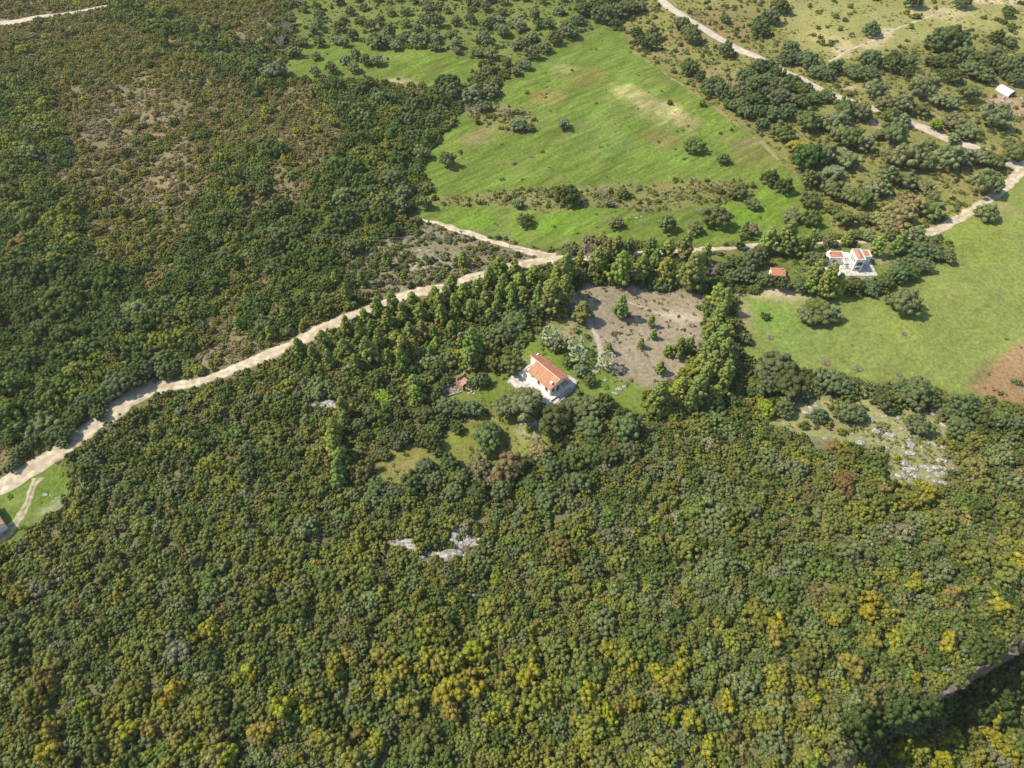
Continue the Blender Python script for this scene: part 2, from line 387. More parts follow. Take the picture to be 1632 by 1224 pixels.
# patches with a shape of their own: bare earth, dry grass, lush grass (px centre, px radii, colour, strength, tilt)
BLOBS = [(1005, 150, 42, 14, (0.34, 0.30, 0.13), .6, -.35), (1050, 172, 46, 16, (0.33, 0.29, 0.13), .65, -.5), (1085, 190, 32, 13, (0.30, 0.24, 0.12), .6, -.4),
         (1050, 222, 28, 15, (0.17, 0.13, 0.05), .7, .2), (900, 108, 22, 8, (0.30, 0.28, 0.12), .6, .4), (870, 155, 28, 14, (0.20, 0.14, 0.05), .6, .2),
         (935, 125, 40, 12, (0.20, 0.15, 0.05), .5, .5), (770, 215, 40, 12, (0.21, 0.16, 0.08), .6, .5), (1190, 230, 30, 9, (0.21, 0.17, 0.09), .6, .2),
         (1200, 255, 35, 14, (0.20, 0.16, 0.05), .5, 0), (1080, 298, 60, 8, (0.20, 0.16, 0.06), .55, 0), (980, 235, 50, 18, (0.115, 0.178, 0.045), .6, .3),
         (950, 200, 70, 18, (0.12, 0.178, 0.045), .5, .5), (1090, 250, 60, 14, (0.115, 0.185, 0.035), .6, .2), (760, 350, 60, 16, (0.10, 0.18, 0.02), .6, 0),
         (900, 355, 80, 20, (0.11, 0.20, 0.02), .6, 0), (1180, 345, 60, 30, (0.11, 0.20, 0.02), .7, 0), (1230, 330, 30, 25, (0.12, 0.19, 0.02), .6, 0),
         (830, 318, 80, 7, (0.19, 0.17, 0.07), .6, 0), (1020, 345, 22, 18, (0.40, 0.38, 0.30), .0, -.8), (1230, 510, 60, 30, (0.11, 0.20, 0.035), .6, 0),
         (1290, 540, 70, 30, (0.13, 0.20, 0.05), .5, 0), (1185, 500, 12, 40, (0.26, 0.20, 0.11), .8, 0), (1230, 464, 50, 8, (0.36, 0.29, 0.19), .9, 0),
         (1270, 474, 50, 5, (0.33, 0.28, 0.18), .7, 0), (1090, 505, 34, 6, (0.44, 0.38, 0.27), .8, -.1), (1060, 480, 40, 10, (0.22, 0.20, 0.10), .5, 0),
         (880, 500, 30, 22, (0.27, 0.20, 0.13), .8, 0), (905, 525, 22, 22, (0.26, 0.20, 0.13), .8, 0), (990, 620, 40, 16, (0.12, 0.19, 0.03), .8, 0),
         (845, 685, 30, 14, (0.34, 0.30, 0.20), .6, -.7), (640, 745, 40, 18, (0.22, 0.18, 0.07), .7, 0), (730, 700, 30, 12, (0.14, 0.17, 0.03), .6, 0),
         (1345, 78, 40, 8, (0.42, 0.34, 0.20), .7, .5), (1400, 62, 70, 6, (0.42, 0.34, 0.20), .7, .45), (1320, 60, 40, 10, (0.33, 0.28, 0.13), .6, 0),
         (1500, 20, 60, 8, (0.40, 0.33, 0.20), .6, 0), (1600, 2, 60, 4, (0.46, 0.38, 0.24), .9, 0), (1140, 40, 60, 25, (0.20, 0.145, 0.07), .7, -.5),
         (1060, 80, 40, 20, (0.22, 0.17, 0.08), .5, -.5), (1240, 230, 10, 40, (0.22, 0.17, 0.10), .0, .8), (1170, 130, 60, 12, (0.22, 0.16, 0.09), .6, -.6),
         (1610, 170, 50, 14, (0.34, 0.22, 0.15), .9, 0), (1590, 158, 22, 9, (0.36, 0.24, 0.16), .9, 0), (1480, 190, 40, 14, (0.24, 0.20, 0.10), .6, 0),
         (1440, 300, 60, 30, (0.20, 0.19, 0.06), .6, 0), (1530, 290, 50, 30, (0.21, 0.18, 0.07), .7, .3), (1400, 205, 8, 12, (0.36, 0.25, 0.17), .9, 0),
         (1355, 140, 20, 4, (0.42, 0.30, 0.20), .6, 0), (1560, 370, 60, 60, (0.19, 0.22, 0.04), .5, 0), (1450, 520, 80, 40, (0.17, 0.20, 0.045), .5, 0),
         (1590, 330, 20, 14, (0.26, 0.22, 0.10), .7, .8), (200, 190, 90, 50, (0.21, 0.15, 0.10), .5, 0), (330, 570, 60, 18, (0.22, 0.18, 0.11), .8, .4),
         (270, 270, 30, 50, (0.24, 0.18, 0.11), .5, 0), (230, 310, 60, 20, (0.22, 0.15, 0.09), .5, 0), (380, 260, 25, 40, (0.20, 0.19, 0.09), .5, 0),
         (345, 400, 12, 20, (0.14, 0.18, 0.04), .9, 0), (425, 520, 22, 6, (0.15, 0.18, 0.045), .8, .4), (380, 545, 26, 8, (0.18, 0.18, 0.07), .7, .4), (520, 490, 22, 7, (0.16, 0.17, 0.06), .7, .4), (300, 590, 30, 7, (0.17, 0.17, 0.06), .7, .3), (415, 440, 12, 14, (0.15, 0.17, 0.05), .7, 0), (350, 60, 40, 14, (0.20, 0.16, 0.09), .6, .2), (430, 320, 60, 20, (0.20, 0.16, 0.09), .5, 0), (670, 420, 70, 16, (0.27, 0.24, 0.19), .6, 0),
         (1370, 448, 30, 8, (0.30, 0.26, 0.18), .7, 0), (1400, 405, 20, 16, (0.34, 0.28, 0.19), .8, 0), (1120, 405, 40, 6, (0.26, 0.19, 0.13), .6, 0),
         (20, 800, 12, 8, (0.30, 0.33, 0.12), .4, 0), (105, 795, 12, 6, (0.5, 0.47, 0.38), .8, .6), (75, 815, 14, 6, (0.42, 0.42, 0.28), .6, .3),
         (1560, 600, 10, 30, (0.14, 0.10, 0.06), .6, -.7), (640, 130, 30, 4, (0.36, 0.30, 0.18), .7, -.1), (555, 130, 14, 3, (0.38, 0.32, 0.2), .7, 0)]
BLOBW = []
for px, py, rx, ry, c, s, tilt in BLOBS:
    x, y = at(px, py); ppm = project(x, y, 0)[2]
    dep = math.atan2(CAM_H, y)
    BLOBW.append((x, y, rx / ppm, ry / ppm / math.sin(dep), c, s, math.atan(math.tan(tilt) / math.sin(dep))))

# ------------------------------------------------------------------ roads (traced centre lines, width in metres)
ROAD_MAIN = [(-80, 812, 6.5), (0, 776, 6), (60, 741, 5.5), (110, 710, 5), (165, 666, 5.6), (215, 632, 5.6), (255, 617, 4.6), (300, 612, 3.6), (350, 598, 3.6), (400, 577, 4), (460, 552, 4), (520, 521, 4.2),
             (570, 500, 4), (615, 482, 4), (660, 467, 4.2), (710, 457, 4), (750, 443, 4), (785, 435, 3.6), (825, 424, 4.4), (865, 415, 4), (920, 412, 4), (980, 408, 2.6), (1040, 404, 2.4), (1100, 399, 2.5), (1160, 396, 2.4),
             (1220, 391, 2.3), (1290, 387, 2.3), (1350, 385, 2.3), (1400, 381, 2.3), (1445, 377, 2.5), (1487, 369, 3.5), (1520, 352, 3.4), (1560, 328, 3.4), (1600, 300, 3.4), (1622, 278, 3.8), (1650, 250, 4.8), (1720, 190, 4.8)]
ROAD_TOP = [(1000, -40, 4.6), (1045, -5, 4.6), (1080, 20, 4.6), (1120, 45, 4.4), (1170, 75, 4.4), (1218, 97, 4.2), (1260, 117, 3.2), (1300, 138, 3.2), (1345, 158, 3.8), (1400, 176, 3.6), (1440, 190, 3.8), (1500, 217, 4),
            (1560, 238, 3.8), (1605, 257, 4.4), (1650, 275, 4.6), (1740, 300, 4.6)]
PATH_FIELD = [(664, 348, .8), (690, 354, 1.6), (720, 363, 2.0), (750, 374, 2.6), (780, 383, 2.6), (812, 392, 2.4), (850, 402, 3.0), (885, 409, 2.6)]
PATH_HOUSE = [(905, 470, .7), (925, 490, .8), (942, 520, 1.3), (953, 540, 1.6), (958, 562, 1.7), (955, 580, 1.6), (947, 594, 1.4)]
TRACK_LEFT = [(60, 762, 2.6), (50, 785, 2.2), (42, 808, 2.1), (28, 832, 2.6), (5, 855, 2.8), (-40, 880, 2.8)]
ROAD_FAR = [(-120, 40, 5), (-20, 37, 5), (28, 34, 5), (75, 25, 3.2), (130, 17, 2.6), (190, 7, 2.6), (240, -8, 2.6), (330, -40, 3)]
TRAIL_RIGHT = [(1320, 98, 1.0), (1345, 86, 1.0), (1372, 72, 1.1), (1400, 60, 1.1), (1425, 48, 1.0), (1450, 38, .9), (1490, 22, .7)]
SPUR = [(205, 640, 2.4), (228, 622, 2.4), (240, 606, 2.0), (246, 596, 1.0)]
MEADOW_EDGE = [(1010, 82, .3), (1060, 118, .4), (1120, 158, .5), (1170, 195, .9), (1215, 228, .9), (1245, 258, .5)]
BARE_TRACK = [(968, 462, .3), (1000, 480, .4), (1030, 492, .4), (1075, 510, .4), (1090, 520, .3)]
def spline(pts, step=1.2):
    P = [(*at(p[0], p[1]), p[2]) for p in pts]
    out = []
    for i in range(len(P) - 1):
        p0 = P[max(i - 1, 0)]; p1 = P[i]; p2 = P[i + 1]; p3 = P[min(i + 2, len(P) - 1)]
        n = max(2, int(math.hypot(p2[0] - p1[0], p2[1] - p1[1]) / step))
        for k in range(n):
            t = k / n
            out.append(tuple(0.5 * ((2 * p1[j]) + (-p0[j] + p2[j]) * t + (2 * p0[j] - 5 * p1[j] + 4 * p2[j] - p3[j]) * t * t + (-p0[j] + 3 * p1[j] - 3 * p2[j] + p3[j]) * t ** 3) for j in range(3)))
    out.append(P[-1]); return out
ROADLINES = []
def road(name, pts, mat, lift=0.06, edge=0.5, seed=0, step=1.0):
    S = spline(pts, step); n = len(S); A = np.array(S)
    T = np.gradient(A[:, :2], axis=0); T /= np.linalg.norm(T, axis=1)[:, None] + 1e-9
    Nn = np.stack([-T[:, 1], T[:, 0]], 1)
    s = np.arange(n) * step
    wl = A[:, 2] / 2 + (fbm(s / 3.0, s * 0 + seed, 61, 3) - 0.5) * edge * 2
    wr = A[:, 2] / 2 + (fbm(s / 3.0, s * 0 + seed + 5, 71, 3) - 0.5) * edge * 2
    V = []
    cols = [-1, -0.78, -0.56, -0.34, -0.12, 0.12, 0.34, 0.56, 0.78, 1]
    for c in cols:
        off = np.where(c < 0, c * wl, c * wr)
        P = A[:, :2] + Nn * off[:, None]
        z = height(P[:, 0], P[:, 1]) + (lift if abs(c) < 1 else 0.01) + (0.02 if abs(c) < 0.5 else 0)
        V.append(np.stack([P[:, 0], P[:, 1], z], 1))
    V = np.concatenate(V); F = []
    for j in range(len(cols) - 1):
        i = np.arange(n - 1)
        F.append(np.stack([j * n + i, j * n + i + 1, (j + 1) * n + i + 1, (j + 1) * n + i], 1))
    F = np.concatenate(F)[:, ::-1]
    me = mesh_np(name, V, F, mat, True)
    a_ = me.attributes.new('across', 'FLOAT', 'POINT'); a_.data.foreach_set('value', np.repeat(np.abs(np.array(cols)), n).astype(np.float32))
    o = bpy.data.objects.new(name, me); COL.objects.link(o)
    tag(o, kind='structure')
    ROADLINES.append((A[:, :2], A[:, 2] / 2)); return o
road('dirt_road', ROAD_MAIN, DIRTROAD, .10, .8, 1)
road('country_road', ROAD_TOP, GREYROAD, .09, .3, 2)
road('field_path', PATH_FIELD, DIRTROAD, .05, .9, 3)
road('garden_path', PATH_HOUSE, GRAVEL, .04, .25, 4, .6)
road('farm_track', TRACK_LEFT, rutted('track_earth', (0.20, 0.18, 0.10), (0.40, 0.35, 0.24), (0.11, 0.14, 0.035), 1.0, .8), .12, .6, 5)
road('distant_road', ROAD_FAR, GREYROAD, .08, .3, 6)
road('dirt_trail', TRAIL_RIGHT, DIRTROAD, .05, .8, 7)
road('road_spur', SPUR, DIRTROAD, .07, .5, 8)
road('boundary_path', MEADOW_EDGE, noisy('edge_earth', (0.17, 0.15, 0.06), (0.25, 0.20, 0.11), 0.8, 8), .03, 1.3, 9)
road('worn_path', BARE_TRACK, GRAVEL, .04, .4, 10)

def road_clear(x, y):
    """distance beyond the road edge"""
    d = np.full(np.shape(x), 1e9)
    for A, w in ROADLINES:
        P = A[::3]; W = w[::3]
        for k in range(0, len(P)):
            d = np.minimum(d, np.hypot(x - P[k, 0], y - P[k, 1]) - W[k])
    return d

# ------------------------------------------------------------------ the ground: one sheet to the horizon
def build_ground():
    xs = np.concatenate([-np.geomspace(3500, 306, 26), np.arange(-300, 300.1, 1.0), np.geomspace(306, 3500, 26)])
    ys = np.concatenate([-np.geomspace(3000, 45, 22), np.arange(-40, 420.1, 1.0), np.geomspace(426, 5000, 30)])
    X, Y = np.meshgrid(xs, ys); nx, ny = len(xs), len(ys)
    Z = height(X.ravel(), Y.ravel()).reshape(X.shape)
    xf, yf = X.ravel(), Y.ravel()
    V = np.stack([xf, yf, Z.ravel()], 1)
    i, j = np.meshgrid(np.arange(nx - 1), np.arange(ny - 1)); i = i.ravel(); j = j.ravel()
    F = np.stack([j * nx + i, j * nx + i + 1, (j + 1) * nx + i + 1, (j + 1) * nx + i], 1)
    me = mesh_np('ground', V, F, GROUND, True)
    zi = zone_index(xf, yf)
    tab = np.array([SOIL[k] for k in KEYS])
    c = tab[zi]
    for bx, by, rx, ry, col, s, tilt in BLOBW:
        dx, dy = xf - bx, yf - by
        u = (dx * math.cos(tilt) + dy * math.sin(tilt)) / rx; v = (-dx * math.sin(tilt) + dy * math.cos(tilt)) / ry
        m = (np.abs(u) < 2) & (np.abs(v) < 2)
        r = np.sqrt(u[m] ** 2 + v[m] ** 2) + (fbm(xf[m] / 3.5, yf[m] / 3.5, 77, 3) - 0.5) * 1.3
        w = np.clip((1.1 - r) / 0.5, 0, 1)[:, None] * s
        c[m] = c[m] * (1 - w) + np.array(col) * w
    streak = np.isin(zi, [KEYS.index('meadow'), KEYS.index('field')]) * 1.0
    streak[zi == KEYS.index('field')] = 0.35
    dryk = np.where(zi == KEYS.index('meadow'), 0.55, np.where(np.isin(zi, [KEYS.index(k) for k in ('grove', 'right', 'garden', 'clear', 'rocky', 'house')]), 0.6, 0.3))
    C = c.reshape(ny, nx, 3)
    for _ in range(2):
        D = C.copy()
        D[1:-1, 1:-1] = (C[1:-1, 1:-1] * 2 + C[:-2, 1:-1] + C[2:, 1:-1] + C[1:-1, :-2] + C[1:-1, 2:]) / 6
        C = D
    a = me.attributes.new('soil', 'FLOAT_VECTOR', 'POINT'); a.data.foreach_set('vector', C.astype(np.float32).ravel())
    a = me.attributes.new('aux', 'FLOAT_VECTOR', 'POINT')
    a.data.foreach_set('vector', np.stack([streak, dryk, dryk * 0], 1).astype(np.float32).ravel())
    o = bpy.data.objects.new('ground', me); COL.objects.link(o); tag(o, kind='structure')
build_ground()

# ravine wall: rough rock face under the lip
def build_cliff():
    pts = []
    for (x0, y0), (x1, y1) in zip(LIP[:-1], LIP[1:]):
        n = max(1, int(math.hypot(x1 - x0, y1 - y0) / 0.5))
        for k in range(n): pts.append((x0 + (x1 - x0) * k / n, y0 + (y1 - y0) * k / n))
    P = np.array([p for p in pts if p[0] < 170 and p[1] > -10])
    T = np.gradient(P, axis=0)
    for _ in range(6):
        T[1:-1] = (T[:-2] + T[1:-1] * 2 + T[2:]) / 4
        P[1:-1] = (P[:-2] + P[1:-1] * 2 + P[2:]) / 4
    T /= np.linalg.norm(T, axis=1)[:, None]
    Nn = np.stack([T[:, 1], -T[:, 0]], 1)           # towards the ravine
    n = len(P); s = np.arange(n) * 0.5
    rows = 34; V = []
    ztop = height(P[:, 0] - Nn[:, 0] * 2.0, P[:, 1] - Nn[:, 1] * 2.0)
    prof = [(-1.0, -0.5), (-0.3, -0.05), (0.3, -.25)] + [(0.4 + 1.3 * (k / (rows - 4)) ** 1.3, -(DROP + 2.5) * k / (rows - 4)) for k in range(rows - 3)]
    for r, (out, z) in enumerate(prof):
        d = (fbm(s / 3.0, s * 0 + z / 1.6, 91, 4) - 0.5) * 2.6 + (fbm(s / 0.9, s * 0 + z / 0.45, 95, 3) - 0.5) * 0.8
        if r < 2: d = d * 0.25
        Q = P + Nn * (out + d)[:, None]
        V.append(np.stack([Q[:, 0], Q[:, 1], ztop + (z * taper(P[:, 0]) if z < -.6 else z) - (1 - taper(P[:, 0])) * 1.2 + (fbm(s / 1.5, s * 0 + r, 99, 2) - 0.5) * 0.5], 1))
    V = np.concatenate(V); F = []
    i = np.arange(n - 1)
    for r in range(rows - 1):
        F.append(np.stack([r * n + i, (r + 1) * n + i, (r + 1) * n + i + 1, r * n + i + 1], 1))
    me = mesh_np('ravine_cliff', V, np.concatenate(F)[:, ::-1], CLIFFROCK)
    o = bpy.data.objects.new('ravine_cliff', me); COL.objects.link(o); tag(o, kind='structure')
build_cliff()

# ------------------------------------------------------------------ foliage prototypes
def icosphere(sub):
    import bmesh
    bm = bmesh.new(); bmesh.ops.create_icosphere(bm, subdivisions=sub, radius=1.0)
    v = np.array([x.co[:] for x in bm.verts]); f = np.array([[w.index for w in p.verts] for p in bm.faces]); bm.free()
    return v, f
ICO_V, ICO_F = icosphere(2)

def crown_mesh(name, lobes, leaf, dens, seed, flatten=0.9, spread=0.35):
    """lobes: (x,y,z,r). A bumpy inner mass for each bough and many small leaf clumps over it."""
    g = np.random.default_rng(seed)
    V = []; F = []; A = []; nv = 0
    LV = []; LF = []; LA = []; nl = 0
    for (x, y, z, r) in lobes:
        tone = g.normal(1.0, 0.13); hue = 0.5 + g.normal(0, 0.008)
        c = np.array((x, y, z))
        nrm = ICO_V
        dis = 0.80 + 0.22 * np.array([vnoise(a[0] * 2.3 + x * 3, a[1] * 2.3 + a[2] * 1.7 + z * 3, seed) for a in nrm]).ravel()
        v = nrm * (r * dis)[:, None] * np.array((1, 1, flatten)) + c
        V.append(v); F.append(ICO_F + nv); nv += len(v)
        A.append(np.tile((tone * 0.8, hue, 0), (len(v), 1)))
        k = int(dens * 12.6 * r * r / (leaf * leaf) * 0.5) + 6
        d = g.normal(size=(k * 2, 3)); d /= np.linalg.norm(d, axis=1)[:, None]
        d = d[d[:, 2] > -0.55][:k]; k = len(d)
        p = c + d * (r * g.uniform(0.86, 1.16, k))[:, None] * np.array((1, 1, flatten))
        n = d + g.normal(scale=spread, size=(k, 3)); n /= np.linalg.norm(n, axis=1)[:, None]
        t = np.cross(n, g.normal(size=(k, 3))); t /= np.linalg.norm(t, axis=1)[:, None] + 1e-9
        b = np.cross(n, t)
        s = leaf * g.uniform(0.55, 1.2, k)[:, None]
        w = s * g.uniform(0.45, 0.9, k)[:, None]
        q = np.stack([p - t * s * .6, p - b * w * .6 + n * s * .12, p + t * s * .6, p + b * w * .6 + n * s * .12], 1).reshape(-1, 3)
        LV.append(q)
        i = np.arange(k) * 4 + nl
        LF.append(np.stack([i, i + 1, i + 2, i + 3], 1)); nl += k * 4
        tv = tone * g.uniform(0.72, 1.3, k)
        LA.append(np.repeat(np.stack([tv, hue + g.normal(0, 0.005, k), tv * 0], 1), 4, 0))
    V = np.concatenate(V); F = np.concatenate(F); A = np.concatenate(A)
    LV = np.concatenate(LV); LF = np.concatenate(LF) + len(V); LA = np.concatenate(LA)
    LF3 = np.concatenate([LF[:, [0, 1, 2]], LF[:, [0, 2, 3]]])
    me = mesh_np(name, np.concatenate([V, LV]), np.concatenate([F, LF3]), FOL)
    a = me.attributes.new('leaf', 'FLOAT_VECTOR', 'POINT')
    a.data.foreach_set('vector', np.concatenate([A, LA]).astype(np.float32).ravel())
    return me

def fib_dirs(n, g, zmin=-0.2):
    k = np.arange(n) + 0.5
    z = 1 - (1 - zmin) * k / n
    ph = k * 2.39996 + g.uniform(0, 6)
    r = np.sqrt(np.clip(1 - z * z, 0, 1))
    return np.stack([r * np.cos(ph), r * np.sin(ph), z], 1) + g.normal(scale=0.13, size=(n, 3))

def dome_lobes(g, n, R, zc, sz, lr, uneven=0.16, zmin=-0.25, ell=1.0):
    out = []
    D = fib_dirs(n, g, zmin); ph = g.uniform(0, 6, 3)
    for d in D:
        a = math.atan2(d[1], d[0])
        w = 1 + uneven * (math.sin(2 * a + ph[0]) + 0.7 * math.sin(3 * a + ph[1]) + 0.5 * math.sin(5 * a + ph[2]))
        q = (R - lr * R) * w * g.uniform(0.86, 1.06)
        out.append((d[0] * q * ell, d[1] * q / ell, zc + d[2] * q * sz, lr * R * g.uniform(0.72, 1.35)))
    out.append((0, 0, zc, R * 0.5 * sz)); out.append((R * .2, -R * .1, zc - .1 * R, R * 0.5 * sz))
    return out

def make_protos():
    P = {'shrub': [], 'loose': [], 'olive': [], 'oak': [], 'pine': [], 'bigpine': [], 'bare': []}
    for i in range(7):                                  # dense maquis bush, R about 1.5
        g = np.random.default_rng(100 + i)
        P['shrub'].append(crown_mesh('maquis_shrub', dome_lobes(g, 24 + i % 3 * 6, 1.5, 0.55, 0.75 + .13 * (i % 3), 0.235 + .03 * (i % 2), 0.24, -0.1, 1 + .15 * (i % 3 - 1)), 0.20, 1.0, 200 + i))
    P['thicket'] = []
    for i in range(4):                                  # broad knobbly bush, R about 2.2
        g = np.random.default_rng(120 + i)
        P['thicket'].append(crown_mesh('maquis_shrub', dome_lobes(g, 56 + 6 * i, 2.2, 0.7, 0.7, 0.165, 0.24, -0.1, 1 + .15 * (i % 3 - 1)), 0.22, 1.0, 220 + i))
    for i in range(3):                                  # thin, twiggy bush
        g = np.random.default_rng(130 + i)
        P['loose'].append(crown_mesh('thin_shrub', [(g.normal() * .6, g.normal() * .6, .5 + g.random() * .8, g.uniform(.2, .36)) for k in range(13)], 0.22, 0.9, 230 + i, spread=.9))
    for i in range(4):                                  # olive, R 3
        g = np.random.default_rng(140 + i)
        L_ = dome_lobes(g, 38, 3.0, 2.3, 0.72, 0.20, 0.12, -0.35, 1 + .08 * (i % 3 - 1)) + dome_lobes(g, 14, 2.0, 2.6, 0.9, 0.3, .1, 0.1)[:14]
        P['olive'].append(crown_mesh('olive_crown', L_, 0.28, 0.95, 240 + i, spread=.5))
    for i in range(4):                                  # holm oak, R 4.5, wide and knobbly
        g = np.random.default_rng(150 + i)
        L_ = dome_lobes(g, 66, 4.5, 3.0, 0.70, 0.16, 0.13, -0.35, 1 + .1 * (i % 3 - 1)) + dome_lobes(g, 22, 3.2, 3.2, 0.95, 0.26, .1, 0.1)[:22]
        P['oak'].append(crown_mesh('oak_crown', L_, 0.30, 0.85, 250 + i, spread=.45))
    for key, n, R, Hh, lr in (('pine', 6, 2.0, 6.0, .28), ('bigpine', 5, 3.6, 10.5, .20)):
        for i in range(n):
            g = np.random.default_rng(160 + i + int(R * 10)); L_ = []
            m = 62 if key == 'pine' else 140
            ph = g.uniform(0, 6)
            for k in range(m):
                t = (k + g.random()) / m
                prof = (1 - t) ** 0.6 * (0.45 + 0.55 * min(1, t / 0.16)) * (1 + .14 * math.sin(t * 19 + ph))
                a = k * 2.4 + g.normal() * .3
                rr = R * prof * g.uniform(0.42, 1.06)
                L_.append((rr * math.cos(a), rr * math.sin(a), Hh * (0.14 + 0.84 * t), R * lr * g.uniform(.55, 1.3) * (1 - .4 * t)))
            for t in (.2, .35, .5, .65): L_.append((0, 0, Hh * t, R * .55 * (1 - t * .7)))
            P[key].append(crown_mesh('pine_crown', L_, 0.26 if R < 3 else .3, 0.95, 260 + i + int(R), flatten=.8, spread=.6))
    for i in range(2):                                  # leafless twiggy crown
        g = np.random.default_rng(180 + i); mb = MB()
        def br(p, d, ln, r, lv):
            q = p + d * ln; mb.tube([p, (p + q) / 2 + Vector(g.normal(size=3) * .08 * ln), q], [r, r * .8, r * .55], 4)
            if lv > 0:
                for _ in range(4 if lv > 1 else 5):
                    e = (d + Vector(g.normal(size=3) * .55)); e.z = abs(e.z) * .9 + .1
                    br(q if g.random() < .6 else (p + q) / 2, e.normalized(), ln * g.uniform(.55, .85), r * .55, lv - 1)
        for k in range(4):
            a = k * 1.57 + g.random(); br(Vector((0, 0, .8)), Vector((math.cos(a) * .7, math.sin(a) * .7, 1)).normalized(), 1.5, .09, 3)
        P['bare'].append(mesh_np('bare_crown', mb.v, mb.f, noisy('grey_twigs', (0.26, 0.20, 0.17), (0.40, 0.33, 0.28), 3)))
    return P
PR = make_protos()

def trunk_mesh(h, r, spread, seed, n=4):
    g = np.random.default_rng(seed); mb = MB()
    lean = g.normal(scale=.08, size=2)
    top = (lean[0] * h, lean[1] * h, h)
    mb.tube([(0, 0, -0.6), (0, 0, .1), (lean[0] * h * .5, lean[1] * h * .5, h * .5), top], [r * 1.5, r * 1.2, r * .9, r * .75], 8)
    for k in range(n):
        a = k * 6.28 / n + g.random(); ex = spread * g.uniform(.7, 1)
        p1 = (top[0] * .9, top[1] * .9, h * .85); p3 = (math.cos(a) * ex, math.sin(a) * ex, h + ex * .6)
        p2 = ((p1[0] + p3[0]) / 2, (p1[1] + p3[1]) / 2, p1[2] + (p3[2] - p1[2]) * .35)
        mb.tube([p1, p2, p3], [r * .6, r * .4, r * .15], 6)
    return mesh_np('trunk', mb.v, mb.f, BARK)
TR = {'olive': [trunk_mesh(1.5, .24, 1.4, 1), trunk_mesh(1.3, .3, 1.5, 2)], 'oak': [trunk_mesh(1.8, .3, 2.4, 3), trunk_mesh(1.6, .34, 2.3, 4)],
      'pine': [trunk_mesh(5.0, .12, .5, 5, 3)], 'bigpine': [trunk_mesh(8.6, .24, 1.2, 6, 4)], 'bare': [trunk_mesh(1.0, .13, .5, 7, 3)]}
BASE_R = {'olive': 3.0, 'oak': 4.5, 'pine': 2.0, 'bigpine': 3.6, 'bare': 2.4, 'shrub': 1.5, 'loose': 1.2}
CENTRE = {'olive': .78, 'oak': .70, 'pine': 1.55, 'bigpine': 1.5, 'bare': .9, 'shrub': .5, 'loose': .5}    # height of the crown's middle / R

# ------------------------------------------------------------------ names for places (used in labels)
AREAS = [(470, 62, 700, 128, 'in the small top meadow'), (440, -60, 760, 70, 'in the upper left of the grove'), (740, -60, 1040, 60, 'in the upper right of the grove'),
         (690, 60, 960, 185, 'in the hedgerow above the big meadow'), (420, 60, 480, 140, 'at the left end of the top meadow'),
         (590, 185, 700, 345, 'along the left edge of the big meadow'), (795, 180, 912, 215, 'on the overgrown knoll in the big meadow'),
         (1090, 205, 1175, 265, 'alone in the right part of the big meadow'), (800, 295, 1045, 340, 'on the bank across the big meadow'),
         (820, 340, 1210, 378, 'in the grass above the white road'), (1130, 275, 1275, 335, 'in the right corner of the big meadow'),
         (1000, 20, 1135, 140, 'between big meadow and upper road'), (1136, -60, 1262, 100, 'beside the far end of the upper road'),
         (1240, 60, 1350, 135, 'in the hedge above the upper road'), (1290, -60, 1500, 60, 'in the dry pasture at top right'),
         (1500, -60, 1700, 90, 'in the top right corner'), (1350, 75, 1460, 135, 'in the hedge below the dry pasture'), (1461, 75, 1700, 140, 'in the thicket left of the greenhouse'),
         (1136, 100, 1345, 205, 'in the thicket below the upper road'), (1346, 136, 1700, 205, 'along the right half of the upper road'),
         (1230, 180, 1400, 275, 'in the grove right of the big meadow'), (1400, 200, 1700, 275, 'in the band under the upper road'),
         (1262, 270, 1400, 345, 'in the grove left of the tan eucalyptus'), (1401, 270, 1700, 345, 'near the road at the right edge'),
         (1220, 340, 1500, 398, 'behind the white villa'), (1401, 398, 1530, 440, 'right of the white villa'), (1290, 398, 1460, 470, 'in front of the white villa'),
         (1140, 398, 1292, 470, 'around the little red-roofed shed'), (1260, 470, 1470, 520, 'alone in the pale right-hand field'),
         (1180, 540, 1300, 640, 'at the lower left corner of the field'), (1296, 590, 1520, 645, 'along the lower edge of the field'),
         (1190, 630, 1440, 760, 'among the pale rocks'), (1440, 630, 1700, 760, 'right of the pale rocks'),
         (1100, 455, 1180, 655, 'in the tall row beside the field'), (1020, 610, 1130, 655, 'at the foot of the bare plot'),
         (935, 470, 1110, 600, 'on the bare plot'), (960, 375, 1130, 460, 'in the row above the bare plot'), (840, 375, 960, 520, 'at the top left of the bare plot'),
         (780, 480, 870, 560, 'behind the tiled house'), (860, 500, 985, 600, 'in the garden behind the tiled house'), (780, 560, 835, 600, 'beside the left wall of the tiled house'),
         (780, 600, 870, 680, 'in front of the tiled house'), (871, 600, 1020, 710, 'right of the tiled house front'), (690, 560, 780, 625, 'around the brick ruin'),
         (600, 625, 790, 725, 'in the clearing left of the tiled house'), (570, 725, 900, 800, 'below the clearing'), (500, 620, 600, 780, 'at the left side of the clearing'),
         (700, 425, 860, 560, 'in the upper pine wood'), (560, 470, 700, 560, 'in the middle of the pine wood'), (430, 490, 560, 620, 'at the left end of the pine wood'),
         (560, 560, 700, 640, 'in the lower part of the pine wood'), (440, 380, 760, 470, 'on the scrubby slope above the road'),
         (0, -60, 440, 300, 'on the upper left hillside'), (0, 300, 600, 620, 'on the left hillside above the road')]
COLS = ['left', 'middle left', 'centre', 'middle right', 'right']
